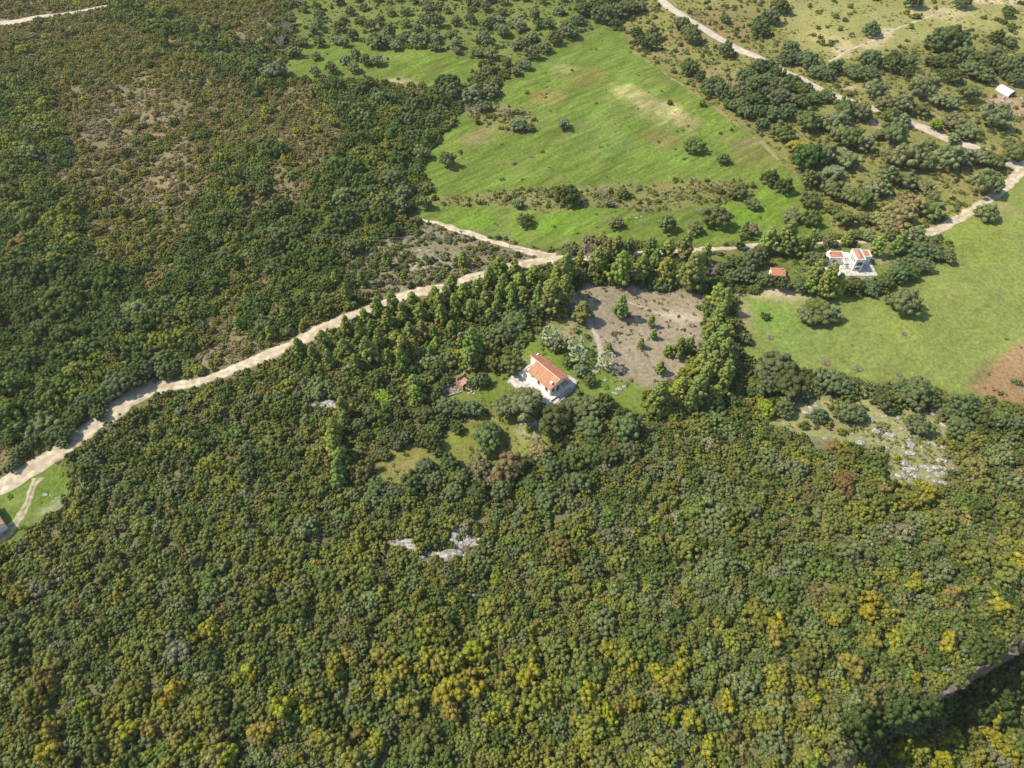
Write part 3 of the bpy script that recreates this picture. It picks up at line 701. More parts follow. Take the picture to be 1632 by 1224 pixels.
def area_of(px, py):
    for x0, y0, x1, y1, t in AREAS:
        if x0 <= px < x1 and y0 <= py < y1: return t
    c = 'left' if px < 400 else 'middle left' if px < 720 else 'middle' if px < 960 else 'middle right' if px < 1280 else 'right'
    if py > 1120: return 'at the %s of the bottom edge' % c
    if py > 1000: return 'in the %s of the lowest scrub' % c
    if py > 880: return 'in the %s of the lower scrub' % c
    return 'in the %s of the scrub below the road' % c

REG = []      # things that wait for a label: (obj, px, py, size word, tone word, noun, category)
def nth(n): return '%d%s' % (n, 'th' if 10 <= n % 100 <= 20 else {1: 'st', 2: 'nd', 3: 'rd'}.get(n % 10, 'th'))
def write_labels():
    d = {}
    for r in REG: d.setdefault((r[3], r[4], r[5], area_of(r[1], r[2])), []).append(r)
    for (size, tone, noun, area), rs in d.items():
        rs.sort(key=lambda r: r[1])
        for i, r in enumerate(rs):
            pre = ' '.join(w for w in (size, tone, noun) if w)
            o_ = '' if len(rs) == 1 else 'leftmost ' if i == 0 else 'rightmost ' if i == len(rs) - 1 else nth(i + 1) + ' '
            lab = '%s%s%s %s' % (o_, pre, ' from left' if o_[:1].isdigit() else '', area)
            tag(r[0], lab, r[6], '%s %s' % (noun + ('es' if noun.endswith('sh') else 's'), area))

# ------------------------------------------------------------------ trees, one thing each
TONES = {'olive': [('grey-green', (0.122, 0.136, 0.064)), ('silvery', (0.148, 0.165, 0.092)), ('dull green', (0.102, 0.12, 0.045))],
         'oak': [('grey-green', (0.10, 0.12, 0.055)), ('dark green', (0.07, 0.09, 0.032)), ('blue-green', (0.09, 0.118, 0.058))],
         'pine': [('yellow-green', (0.185, 0.215, 0.055)), ('mid green', (0.142, 0.185, 0.055)), ('olive green', (0.165, 0.188, 0.058))]}
TINTS = {'tan': (0.20, 0.165, 0.085), 'brown': (0.15, 0.13, 0.07), 'yellow': (0.20, 0.185, 0.035), 'bright green': (0.17, 0.22, 0.03), 'dark': (0.055, 0.078, 0.026),
         'dark green': (0.055, 0.09, 0.03), 'rust brown': (0.15, 0.095, 0.04), 'orange': (0.25, 0.195, 0.055), 'grey': (0.25, 0.21, 0.18)}
NOUN = {'olive': 'olive tree', 'oak': 'oak tree', 'pine': 'pine tree', 'bigpine': 'pine tree', 'bare': 'leafless tree'}
TREES = []
cnt = 0
def tree(kind, px, py, rp, tone=None, noun=None):
    global cnt
    cnt += 1
    g = np.random.default_rng(cnt * 7 + 3)
    if kind == 'pine' and rp > 16.5: kind = 'bigpine'
    x, y = at(px, py); R = rp / project(x, y, 0)[2]
    for _ in range(2):
        x, y = at(px, py, CENTRE[kind] * R); R = rp / project(x, y, hz(x, y) + CENTRE[kind] * R)[2]
    s = R / BASE_R[kind]
    if tone is None:
        pal = TONES['pine' if kind == 'bigpine' else kind] if kind != 'bare' else [('grey', TINTS['grey'])]
        tone, tint = pal[int(g.integers(len(pal)))]
    else: tint = TINTS[tone]
    tint = tuple(float(c * k * g.uniform(.92, 1.08)) for c, k in zip(tint, (1.52, 1.55, 1.25)))
    name = {'olive': 'olive_tree', 'oak': 'oak_tree', 'pine': 'pine_tree', 'bigpine': 'pine_tree', 'bare': 'leafless_tree'}[kind]
    if noun: name = noun.replace(' ', '_').replace('-', '_')
    t = empty(name, (x, y, hz(x, y)), float(g.uniform(0, 6.28))); zs = float(g.uniform(.74, 1.2)) * (1.14 if 'pine' in kind else 1)
    t.scale = (s, s, s * zs)
    cr = bpy.data.objects.new('crown', PR[kind][int(g.integers(len(PR[kind])))]); COL.objects.link(cr); cr.parent = t
    cr['tint'] = tint
    tm = TR[kind][int(g.integers(len(TR[kind])))]
    tk = bpy.data.objects.new('trunk', tm); COL.objects.link(tk); tk.parent = t
    size = 'small' if R < 2.2 else 'mid-sized' if R < 3.6 else 'large'
    REG.append((t, px, py, size, tone, noun or NOUN[kind], noun and noun.split()[-1] or 'tree'))
    TREES.append((x, y, R)); return t

def trees(kind, s, tone=None):
    for it in s.split():
        v = it.split(','); tree(kind, float(v[0]), float(v[1]), float(v[2]), tone)

trees('olive', '''1108,228,18 1153,252,11 898,197,11 825,195,14 1263,342,16 1292,320,15 1293,350,14 1177,302,16 1147,303,7 1200,322,13 1143,343,22
1197,363,13 1108,362,13 1062,357,15 982,353,13 970,322,9 993,308,10 825,325,9 836,350,13 712,255,14 672,243,13 675,323,12 637,330,14 610,333,14
643,307,14 503,88,8 527,108,10 503,115,8 550,93,10 567,88,9 582,95,10 600,95,11 563,107,10 753,150,16 782,143,15 777,113,11 788,128,11
807,100,10 837,102,11 848,83,13 822,113,9 867,73,12 883,60,11 903,50,11 783,83,13 763,80,11 823,70,10 800,47,12 830,40,11 665,42,9 647,35,9
727,33,9 750,30,9 773,37,11 770,63,14 663,65,12 693,72,10 728,78,8 443,110,14 430,113,14 467,80,12 940,380,10 913,397,9''')
trees('olive', '''1228,283,15 1250,298,13''', 'dark')
trees('bare', '''805,178,9 963,305,11 923,318,10 1033,332,8 1115,335,9 937,400,17 915,425,13 1080,450,9 1133,433,13 447,70,12 460,45,13 745,177,10 760,172,9''')
trees('oak', '''905,313,19''', 'dark')
trees('oak', '''600,63,17 693,33,14 713,130,17 718,147,16 623,283,20 843,202,9 770,168,12 1391,45,14 1211,43,17 1228,27,15 1245,7,16 1156,30,9 1101,55,17 1088,37,13 1156,80,14 1100,107,16
1116,122,9 1128,130,8 1040,55,13 1025,68,14 1038,68,14 1014,48,11 960,22,16 985,15,17 1005,8,16 950,5,14 975,0,14 930,15,12 920,30,11''')
trees('oak', '''1261,73,13 1255,90,15 1275,90,14 1291,100,15 1305,113,15 1331,107,13 1318,117,13 1361,115,15 1388,93,17 1388,115,13 1421,103,16 1428,90,9 1448,115,10 1448,100,13
1511,63,26 1531,68,20 1491,66,16 1611,66,12 1588,60,12 1608,18,12 1613,45,7 1535,3,13 1458,0,15 1488,97,13 1508,97,16 1535,90,19 1561,100,22 1588,87,22 1598,108,18 1571,117,18 1548,110,18 1515,122,15 1621,125,14 1628,97,14''')
trees('oak', '''1150,145,14 1168,150,15 1190,120,14 1207,108,15 1225,105,14 1238,120,13 1185,142,16 1205,130,16 1222,125,15 1245,135,16 1265,130,15 1282,140,16 1295,152,14 1180,165,14
1200,155,16 1222,150,16 1240,158,16 1262,158,16 1280,163,13 1190,178,14 1210,178,15 1232,180,15 1252,180,14 1215,195,12 1128,140,14 1142,128,11 1165,165,12''')
trees('olive', '''1248,207,20 1288,190,20 1328,197,18 1315,190,16 1341,210,18 1355,220,20 1378,227,17 1341,190,14 1315,247,17 1350,250,21 1328,273,18 1305,283,12 1290,285,15 1328,300,18
1355,310,18 1375,317,18 1395,297,18 1415,280,18 1408,300,14 1448,287,16 1475,297,14 1485,313,13 1488,333,20 1378,347,13 1345,350,16 1333,333,13 1571,293,22 1585,297,14 1575,337,18 1618,237,20
1588,257,15 1565,250,16 1538,247,19 1511,253,22 1478,233,17 1471,257,18 1448,250,22 1425,247,20 1425,213,20 1401,213,10 1521,220,11 1545,207,18 1525,190,20 1588,187,20 1468,173,14 1438,163,17
1415,167,18 1418,183,14 1395,142,16 1371,177,16 1345,173,16 1318,150,13 1495,157,14 1471,140,19 1488,127,11 1545,147,17 1515,163,14 1353,147,6 1440,190,12''')
trees('oak', '1288,253,24', 'dark green')
trees('olive', '1266,233,13', 'yellow')
trees('olive', '1491,200,9 1118,163,7', 'bright green')
trees('oak', '1435,340,26 1450,327,18 1410,352,20 1425,360,16', 'tan')
trees('pine', '1435,388,14 1255,380,20 1225,385,13 1275,392,13 1318,452,19 1300,440,16 1335,455,15 1292,455,12')
trees('oak', '''1301,410,16 1201,413,19 1188,437,18 1218,446,14 1245,452,13 1275,456,12 1361,455,17 1388,456,16 1408,450,17 1431,437,17 1451,420,18 1465,400,20 1481,387,17
1491,403,16 1471,423,16 1448,437,14 1511,410,12 1165,440,14 1172,418,14 1150,425,12 1215,402,11 1262,400,12''')
trees('olive', '1305,493,27 1288,502,18 1324,501,15 1441,483,22 1455,491,16 1425,478,14')
trees('oak', '''1235,583,32 1255,610,28 1221,617,18 1275,620,20 1195,623,12 1331,610,24 1313,603,14 1351,617,14 1461,627,26 1441,620,16 1485,637,15 1408,637,18 1421,650,12 1355,657,21
1305,663,14 1465,677,20 1531,647,22 1531,677,22 1565,663,20 1590,668,18 1615,675,16 1251,650,16 1510,655,14 1555,685,15''')
trees('oak', '1221,650,15', 'bright green')
trees('oak', '1345,772,18 1352,760,13', 'rust brown')
trees('oak', '883,673,28 937,677,24 933,643,27 1000,683,25 952,655,16 905,650,17 965,640,14 868,655,12')
trees('olive', '832,641,34 805,650,20 812,583,18 822,575,12')
trees('pine', '''1050,633,20 1083,623,19 1110,627,20 1150,607,20 1133,590,24 1153,567,22 1130,563,20 1147,547,22 1137,523,18 1147,510,18 1153,483,14 1143,470,14 1100,550,12 1083,553,13
1065,557,9 1053,585,9 1022,547,7 1042,532,7 1038,513,7 990,493,13 970,555,8 930,493,17 1160,590,16 1120,610,18 1140,628,18 1160,530,14 1115,585,16 1098,640,14 1065,640,14''')
trees('oak', '1140,643,18 1165,640,14 1120,650,12', 'dark green')
trees('pine', '953,420,18 990,430,20 1023,427,16 1063,427,18 1103,437,22 1113,417,16 983,393,12 1003,393,12 1037,393,13 1067,393,12 1093,393,16 893,450,22 877,473,22 903,427,18 900,465,18 968,405,12 1045,410,12 1125,405,12 1180,385,9 1185,370,8')
trees('oak', '1143,453,14 1047,447,12 820,517,22 857,493,16 830,500,15', 'dark green')
trees('pine', '''477,557,13 552,520,12 548,553,16 517,547,13 602,490,12 625,483,13 618,510,12 657,477,13 670,500,12 693,470,12 587,560,16 593,523,11 617,567,12 643,557,16 640,577,13
653,527,12 672,523,11 690,530,10 702,503,13 720,523,12 720,450,12 737,463,12 750,490,15 773,477,12 797,473,12 753,547,20 748,567,18 797,427,13 827,450,15 850,440,15 803,453,13 873,470,16
900,433,16 857,478,13 660,610,17 663,630,14 547,653,15 533,683,15 533,713,16 540,747,14 537,763,13 577,443,10 617,413,9 553,470,10 533,443,9 503,477,8 453,500,9 738,413,9
630,540,13 575,535,12 700,485,12 725,490,12 760,460,12 780,500,11 735,545,12 605,545,12 565,575,12 500,565,11 525,575,12 780,445,12 815,465,12 835,470,12 660,560,12 685,560,11 820,432,12 710,470,11 640,505,11
815,485,12 790,490,11 640,495,10 580,500,10 695,545,11 528,700,13 548,670,12 545,730,13 380,515,10 430,530,9''')
trees('oak', '613,633,15', 'bright green')
trees('oak', '''817,513,24 800,533,22 830,497,16 783,533,16 713,570,18 697,587,16 717,553,14 767,607,13 753,650,17 730,657,11 707,647,18 677,660,18 703,667,13 727,680,12 637,657,12
613,697,16 630,703,11 607,723,13 583,697,13 647,697,12 683,703,18 697,717,11 777,697,26 700,622,11 712,604,12 677,743,16 717,740,18 657,770,20 690,767,18 600,777,18 737,763,16 590,660,15 570,680,14 620,650,12
660,590,13 750,610,9 625,780,16 720,785,18 760,785,18 800,775,20 845,770,20 880,745,18 910,735,20 940,715,22 970,720,20 1000,715,18 870,790,20 920,770,20''')
trees('oak', '810,747,26 765,747,20 790,760,18', 'brown')
trees('oak', '862,720,19 855,708,14', 'tan')
trees('olive', '885,548,14 905,575,11 870,540,12 940,605,11 925,590,12')
# trees of the left hillside and along the road
trees('oak', '''545,355,22 560,345,18 525,365,20 470,370,18 490,350,14 440,395,20 560,395,16 420,300,13 380,320,13 350,350,15 345,380,13 360,410,14 190,610,22 215,600,20 170,625,18 235,590,15 255,570,18 262,590,16 240,560,14
140,640,16 155,655,15 95,690,17 120,670,14 100,700,13 30,720,13 20,740,12 45,710,12 60,690,12 320,590,9 265,480,16 330,440,14 300,455,13 215,540,14 195,520,13 130,470,14 60,520,14 85,550,14 30,470,13 150,420,14 100,440,13
55,370,14 90,400,13 440,60,14 452,40,13 410,100,12 640,250,13 655,220,12 690,190,14 700,170,14 650,190,13 600,150,12 660,165,13 635,270,14 590,300,14 580,330,14 150,730,12 135,745,13''')
trees('olive', '425,175,9 35,78,10 530,195,8 395,205,8 443,370,7', 'bright green')
trees('olive', '455,255,9 505,205,7 350,230,7', 'yellow')
# tall dark oaks standing at the foot of the ravine wall
g = np.random.default_rng(31)
for px, py in ((1375, 1150), (1392, 1142), (1412, 1136), (1432, 1130), (1455, 1128), (1478, 1126), (1500, 1120), (1520, 1114), (1538, 1106), (1556, 1094), (1574, 1082), (1592, 1070), (1612, 1058),
               (1630, 1050), (1600, 1085), (1580, 1100), (1620, 1075), (1560, 1115), (1610, 1100), (1630, 1092), (1590, 1118), (1545, 1130), (1358, 1150), (1362, 1172)):
    t_ = tree('oak', px, py, float(g.uniform(20, 28)), 'dark'); t_.scale.z *= 1.5
trees('oak', '1400,1168,20 1430,1152,22 1452,1150,18 1385,1190,20 1378,1208,17 1500,1145,15')
# random fill of the grassy grove at the top
g = np.random.default_rng(77)
acc = []
for _ in range(900):
    px = g.uniform(455, 1030); py = g.uniform(-12, 78)
    x, y = at(px, py)
    if not inside(np.array([x]), np.array([y]), Z_GROVE)[0]: continue
    if min([math.hypot(x - a[0], y - a[1]) for a in TREES]) < g.uniform(6, 9): continue
    if len(acc) > 85: break
    acc.append(1); tree('olive', px, py, float(g.uniform(7, 11)) * (0.85 + 0.3 * py / 70))

trees('olive', '1300,374,11 1322,386,10 1385,374,11 1415,372,12 1462,370,12 1365,372,11 905,402,9')
trees('pine', '1400,392,12 1352,378,10 1290,386,11 925,418,10 790,428,10')
# palms: stout trunk, skirt of dead leaves, fans of stiff fronds
def palm_meshes(seed, n=30):
    g = np.random.default_rng(seed); mb = MB()
    for k in range(n):
        a = k * 2.4 + g.normal() * .1; el = 1.25 - 1.75 * (k / n) + g.normal() * .06
        ln = g.uniform(1.2, 1.5)
        d = Vector((math.cos(a) * math.cos(el), math.sin(a) * math.cos(el), math.sin(el)))
        side = Vector((-math.sin(a), math.cos(a), 0)); up = side.cross(d) * -1
        p0 = Vector((0, 0, 2.4)); p1 = p0 + d * ln
        mb.tube([p0, p1], [.035, .02], 4)
        tips = []
        for j in range(-5, 6):                      # leaflets of the fan
            t = j / 5 * 1.15
            v = (d * math.cos(t) + side * math.sin(t)).normalized(); ll = .78 * (1 - .2 * abs(j / 5))
            w = side * math.cos(t) * .09 - d * math.sin(t) * .09
            q = p1 + v * ll + Vector((0, 0, -.18 - .1 * abs(j) / 5)); m = p1 + v * ll * .55
            mb.add([p1, m - w, q, m + w], [(0, 1, 2, 3)])
    return mesh_np('fronds', mb.v, mb.f, PALM)
PALM = noisy('palm_leaf', (0.13, 0.18, 0.07), (0.36, 0.38, 0.23), 2.2)
SKIRT = noisy('dead_fronds', (0.22, 0.15, 0.08), (0.42, 0.33, 0.20), 3)
pm = [palm_meshes(1), palm_meshes(2, 26)]
def palm_trunk():
    mb = MB(); mb.tube([(0, 0, -.4), (0, 0, .3), (.03, 0, 1.4), (0, 0, 2.45)], [.34, .26, .2, .2], 10); return mesh_np('trunk', mb.v, mb.f, BARK)
def palm_skirt():
    mb = MB(); g = np.random.default_rng(5)
    for k in range(46):
        a = k * 2.4; z = 2.3 - g.random() * .5; l = g.uniform(.35, .6)
        p = Vector((math.cos(a) * .18, math.sin(a) * .18, z)); q = Vector((math.cos(a) * (.25 + l * .45), math.sin(a) * (.25 + l * .45), z - l))
        s_ = Vector((-math.sin(a), math.cos(a), 0)) * .13
        mb.add([p - s_ * .3, q - s_, q + s_, p + s_ * .3], [(0, 1, 2, 3)])
    return mesh_np('dead_skirt', mb.v, mb.f, SKIRT)
pt, ps = palm_trunk(), palm_skirt()
PLAB = ['pale fan palm farthest left in the garden behind the tiled house', 'smaller thin fan palm just right of the leftmost palm',
        'pale fan palm in the middle of the garden, upper of the close pair', 'full fan palm with long skirt, lower of the close pair of palms',
        'pale fan palm standing right of the gravel garden path']
for i, (px, py, s) in enumerate([(878, 532, 1.3), (894, 543, 1.0), (918, 547, 1.3), (923, 564, 1.38), (968, 574, 1.35)]):
    x, y = at(px, py, 2.5 * s)
    t = empty('palm_tree', (x, y, hz(x, y)), i * 1.3); t.scale = (s, s, s)
    tag(t, PLAB[i], 'palm tree', 'fan palms behind the tiled house')
    for nm, me in (('trunk', pt), ('fronds', pm[i % 2]), ('dead_skirt', ps)):
        o = bpy.data.objects.new(nm, me); COL.objects.link(o); o.parent = t

# ------------------------------------------------------------------ buildings
def window(parent, x, y, z, w, h, face, frame=WOOD, name='window'):
    """face: 'x+','x-','y+','y-' direction the window looks to, in the house's own axes"""
    m = MB(); gl = MB(); t = .05
    def bx(mb, u0, u1, z0, z1, d0, d1):
        if face[0] == 'y':
            s = 1 if face[1] == '+' else -1; a, b = sorted((y + s * d0, y + s * d1)); mb.box(x + u0, x + u1, a, b, z0, z1)
        else:
            s = 1 if face[1] == '+' else -1; a, b = sorted((x + s * d0, x + s * d1)); mb.box(a, b, y + u0, y + u1, z0, z1)
    bx(m, -w / 2 - .06, -w / 2, z - .06, z + h + .06, -.02, t); bx(m, w / 2, w / 2 + .06, z - .06, z + h + .06, -.02, t)
    bx(m, -w / 2, w / 2, z + h, z + h + .06, -.02, t); bx(m, -w / 2, w / 2, z - .06, z, -.02, t + .04); bx(m, -.025, .025, z, z + h, -.02, t - .01)
    bx(gl, -w / 2, w / 2, z, z + h, -.02, .015)
    f = m.build(name, frame, parent); gl.build('pane', GLASS, f); return f

def gable_wall(mb, x, y0, y1, ym, z0, ze, zr, t=.22):
    """triangular-topped end wall in the plane x"""
    v = [(x, y0, z0), (x, y1, z0), (x, y1, ze), (x, ym, zr), (x, y0, ze)]
    v2 = [(x + t, p[1], p[2]) for p in v]
    mb.add(v + v2, [(0, 4, 3, 2, 1), (5, 6, 7, 8, 9), (0, 1, 6, 5), (1, 2, 7, 6), (2, 3, 8, 7), (3, 4, 9, 8), (4, 0, 5, 9)])

def tiled_slope(x0, x1, ya, za, yb, zb, t=.12):
    """roof slope with rolled tile rows, from the eave (ya) to the ridge (yb)"""
    mb = MB(); n = int((x1 - x0) / .11); xs = [x0 + (x1 - x0) * i / n for i in range(n + 1)]
    m = 8; V = []; F = []
    for j in range(m + 1):
        u = j / m; y = ya + (yb - ya) * u; z = za + (zb - za) * u
        for i, x in enumerate(xs):
            V.append((x, y, z + (.045 if i % 2 else 0) + .012 * math.sin(i * 1.7 + j)))
    w = len(xs)
    for j in range(m):
        for i in range(w - 1):
            q = (j * w + i, j * w + i + 1, (j + 1) * w + i + 1, (j + 1) * w + i)
            F.append(q if yb > ya else q[::-1])
    mb.add(V, F)
    q = [(x0, ya, za - .02), (x1, ya, za - .02), (x1, yb, zb - .02), (x0, yb, zb - .02)]
    if yb < ya: q = q[::-1]
    mb.slab(q, t); return mb

# --- tiled house. own axes: x along the ridge (towards lower right), y away from the viewer
HR = math.atan2(-8.1, 7.2) 
house = empty('tiled_house', (5.3, 119.9, 0), HR)
# ridge runs from local (0,0)+; find local frame: near eave at y=-3.1, far eave at y=+3.1
house.location = (5.05, 122.9, 0)
tag(house, 'whitewashed house with orange clay-tile gable roof and pale terrace in the clearing', 'house')
LN = 10.8; W2 = 3.05; EV = 3.7; RG = 5.15
mb = MB(); mb.box(-.5, LN + 1.3, -W2 - .75, W2 + .5, -.5, .7); mb.build('plinth', OFFWHITE, house)
mb = MB()
mb.box(2.4, LN, -W2, -W2 + .22, .7, EV); mb.box(0.0, LN, W2 - .22, W2, .7, EV)
gable_wall(mb, LN - .22, -W2 + .22, W2 - .22, 0, .7, EV, RG - .12)
mb.box(2.4, 2.62, -W2 + .22, 0, .7, EV); gable_wall(mb, 2.4, -W2 + .3, -.01, -.02, EV - .3, EV, RG - .15)
mb.box(0.0, .22, 0, W2 - .22, .7, EV + .6); mb.box(.22, 2.4, 0, .22, .7, RG - .2)
mb.box(0.0, .2, -W2, -.01, .7, 1.9); mb.box(.2, 2.4, -W2, -W2 + .2, .7, 1.9)
mb.build('walls', WHITE, house)
mb = tiled_slope(2.2, LN + .35, -W2 - .35, EV - .1, 0, RG); near = mb.build('roof', TILE, house)
near['label'] = 'sunlit near slope of orange clay tiles'
mb = tiled_slope(-.2, LN + .35, W2 + .35, EV - .1, 0, RG); far = mb.build('roof', TILE_RED, house)
far['label'] = 'redder far slope of the roof'
mb = MB(); mb.tube([(-.2, 0, RG + .03), (LN + .35, 0, RG + .03)], [.12, .12], 8); mb.build('ridge_cap', noisy('pale_ridge', (0.55, 0.33, 0.22), (0.68, 0.46, 0.33), 2), house)
ch = MB(); ch.box(LN - .9, LN - .4, -2.3, -1.9, EV + .1, EV + 1.2); ch.box(LN - .98, LN - .32, -2.38, -1.82, EV + 1.2, EV + 1.32); ch.build('chimney', WHITE, house)
window(house, 4.0, -W2, 2.5, .6, .5, 'y-'); window(house, 6.4, -W2, 1.7, .75, 1.15, 'y-'); window(house, 9.4, -W2, 1.7, .75, 1.15, 'y-')
window(house, LN, -1.9, 1.6, .7, 1.2, 'x+')
mb = MB(); mb.box(LN + .003, LN + .06, -.7, .2, .7, 2.8); d = mb.build('door', WOOD, house)
mb = MB(); mb.box(LN + .06, LN + .1, .02, .08, 1.6, 1.75); mb.build('handle', METAL, d)
mb = MB(); q = [(LN + .003, .4, 3.0), (LN + 1.3, .4, 2.65), (LN + 1.3, 2.7, 2.65), (LN + .003, 2.7, 3.0)]; mb.slab(q, .12); mb.build('porch_roof', TILE_RED, house)
for yy in (.5, 2.6):
    mb = MB(); mb.box(LN + 1.05, LN + 1.2, yy - .07, yy + .07, .7, 2.56); mb.build('porch_post', WHITE, house)
mb = MB(); mb.box(-.45, -.3, -3.7, 3.4, .7, 1.2); mb.build('parapet', WHITE, house)
mb = MB(); mb.tube([(.9, -1.4, .7), (.9, -1.4, 1.5), (.9, -1.4, 1.75)], [.45, .45, .2], 12); mb.build('water_tank', WHITE, house)

def sheet(name, pxs, z, mat, t=.5, kind='structure', label=None, cat=None):
    P = [at(*p) for p in pxs]
    if sum((P[i][0] - P[i - 1][0]) * (P[i][1] + P[i - 1][1]) for i in range(len(P))) > 0: P = P[::-1]
    mb = MB(); mb.slab([(x, y, z) for x, y in P], t)
    o = mb.build(name, mat); tag(o, label, cat, kind=kind); return o
sheet('patio', [(810, 608), (816, 598), (832, 590), (850, 600), (880, 622), (905, 598), (919, 607), (913, 619), (884, 645), (868, 656), (858, 646), (848, 633), (832, 623), (818, 615)], .16, PAVE)
# low dry-stone edging of the terrace
def stone_wall(name, pxs, h, t, mat, label, cat='wall'):
    P = [at(*p) for p in pxs]; mb = MB(); g = np.random.default_rng(len(pxs) + int(pxs[0][0]))
    for (x0, y0), (x1, y1) in zip(P[:-1], P[1:]):
        L_ = math.hypot(x1 - x0, y1 - y0); n = max(1, int(L_ / .55)); ux, uy = (x1 - x0) / L_, (y1 - y0) / L_
        for k in range(n):
            a = L_ * k / n; b = a + L_ / n * .97; hh = h * g.uniform(.8, 1.15); tt = t * g.uniform(.85, 1.15); zz = hz(x0 + ux * a, y0 + uy * a)
            c = [(x0 + ux * a - uy * tt / 2 * s, y0 + uy * a + ux * tt / 2 * s) for s in (1, -1)] + [(x0 + ux * b - uy * tt / 2 * s, y0 + uy * b + ux * tt / 2 * s) for s in (-1, 1)]
            v = [(p[0], p[1], zz - .3) for p in c] + [(p[0] * .995 + .005 * c[0][0], p[1], zz + hh) for p in c]
            mb.add(v, [(0, 3, 2, 1), (4, 5, 6, 7), (0, 1, 5, 4), (1, 2, 6, 5), (2, 3, 7, 6), (3, 0, 4, 7)])
    o = mb.build(name, mat); tag(o, label, cat); return o
stone_wall('terrace_wall', [(809, 609), (817, 616), (832, 625), (848, 635), (858, 649), (868, 658)], .5, .35, ROCK, 'low pale stone edging round the terrace below the tiled house')
stone_wall('garden_wall', [(920, 608), (914, 621), (886, 647)], .45, .35, ROCK, 'curved low stone wall right of the tiled house terrace')

# --- villa
villa = empty('white_villa', (105.5, 163.2, 0))
tag(villa, 'modern white two-storey villa with orange tile roofs among trees beside the road', 'house')
def parapet(mb, x0, x1, y0, y1, z, h=.3, t=.18):
    mb.box(x0, x1, y0, y0 + t, z, z + h); mb.box(x0, x1, y1 - t, y1, z, z + h); mb.box(x0, x0 + t, y0 + t, y1 - t, z, z + h); mb.box(x1 - t, x1, y0 + t, y1 - t, z, z + h)
def hip(mb, x0, x1, y0, y1, z, h):
    mx, my = (x0 + x1) / 2, (y0 + y1) / 2; lx, ly = x1 - x0, y1 - y0; r = min(lx, ly) / 2
    if lx > ly: A, B = (x0 + r, my, z + h), (x1 - r, my, z + h)
    else: A, B = (mx, y0 + r, z + h), (mx, y1 - r, z + h)
    c = [(x0, y0, z), (x1, y0, z), (x1, y1, z), (x0, y1, z)]
    if lx > ly: f = [(0, 1, 5, 4), (1, 2, 5), (2, 3, 4, 5), (3, 0, 4)]
    else: f = [(0, 1, 4), (1, 2, 5, 4), (2, 3, 5), (3, 0, 4, 5)]
    mb.add(c + [A, B], f)
mb = MB()
mb.box(0, 2.75, 0, 5.2, -.3, 4.45); parapet(mb, 0, 2.75, 0, 5.2, 4.45, .22)
mb.box(2.76, 6.2, 3.2, 6.4, -.3, 3.0); parapet(mb, 2.76, 6.2, 3.2, 6.4, 3.0, .25)
mb.box(-6.6, -1.9, 3.2, 6.4, -.3, 2.5); parapet(mb, -6.6, -1.9, 3.2, 6.4, 2.5, .25)
mb.box(-1.89, -.01, 3.9, 6.2, -.3, 2.4)
mb.box(-7.2, -6.61, 3.6, 5.8, -.3, 1.6)
mb.build('walls', WHITE, villa)
for (a, b, c, d_, z, h) in ((.2, 2.55, .2, 5.0, 4.5, .45), (-6.4, -2.1, 3.4, 6.2, 2.55, .5), (3.3, 6.0, 3.4, 6.2, 3.05, .25)):
    mb = MB(); hip(mb, a, b, c, d_, z, h); mb.build('roof', TILE_RED, villa)
mb = MB(); mb.box(-6.45, -5.95, 5.2, 5.8, 2.75, 3.5); mb.build('chimney', WHITE, villa)
window(villa, 1.4, 0, .8, 1.3, .7, 'y-', METAL); 
mb = MB(); mb.box(.45, 2.3, -.5, -.003, 1.9, 2.0); mb.box(.45, 2.3, -.5, -.44, 2.0, 2.55); mb.build('balcony', WHITE, villa)
window(villa, 1.4, 0, 2.05, 1.6, 1.5, 'y-', METAL)
for yy, hh in ((1.0, 2.9), (2.2, 2.6), (3.2, 2.6)): window(villa, 0, yy, hh, .5, 1.1, 'x-', METAL)
window(villa, -4.8, 3.2, .9, .9, .8, 'y-', METAL); window(villa, 6.2, 4.6, .9, .9, .8, 'x+', METAL); window(villa, -.9, 3.9, .3, 1.2, 1.8, 'y-', METAL, 'glass_door')
mb = MB(); mb.box(-2.7, -.01, 1.0, 1.2, 2.1, 2.35); mb.box(-2.7, -2.5, 1.2, 3.19, 2.1, 2.35)
for k in range(5): mb.box(-2.2 + k * .45, -2.1 + k * .45, 1.2, 3.85, 2.15, 2.28)
mb.build('pergola', WHITE, villa)
for xx in (-2.6,):
    mb = MB(); mb.box(xx - .12, xx + .12, .98, 1.22, -.2, 2.1); mb.build('pergola_post', WHITE, villa)
mb = MB(); mb.box(-7.8, 7.4, -2.2, 7.4, -.5, .12); o = mb.build('villa_terrace', PAVE); o.location = villa.location; tag(o, kind='structure')

# --- little tiled shed in the villa's garden
shed = empty('garden_shed', (81.3, 160.6, 0), -.1)
tag(shed, 'little red-roofed white shed in the garden left of the villa', 'shed')
mb = MB(); mb.box(-1.9, 1.9, -1.6, 1.6, -.3, 2.0); gable_wall(mb, -1.9, -1.6, 1.6, 0, 2.0, 2.0, 2.7, .2); gable_wall(mb, 1.7, -1.6, 1.6, 0, 2.0, 2.0, 2.7, .2); mb.build('walls', WHITE, shed)
tiled_slope(-2.1, 2.1, -1.9, 2.0, 0, 2.85).build('roof', TILE_RED, shed); tiled_slope(-2.1, 2.1, 1.9, 2.0, 0, 2.85).build('roof', TILE_RED, shed)
mb = MB(); mb.box(1.0, 1.35, .1, .45, 2.5, 3.3); mb.build('chimney', BRICK, shed)
mb = MB(); mb.box(-.45, .45, -1.65, -1.603, -.1, 1.9); mb.build('door', WOOD, shed)
window(shed, -1.9, 0, .9, .6, .6, 'x-')

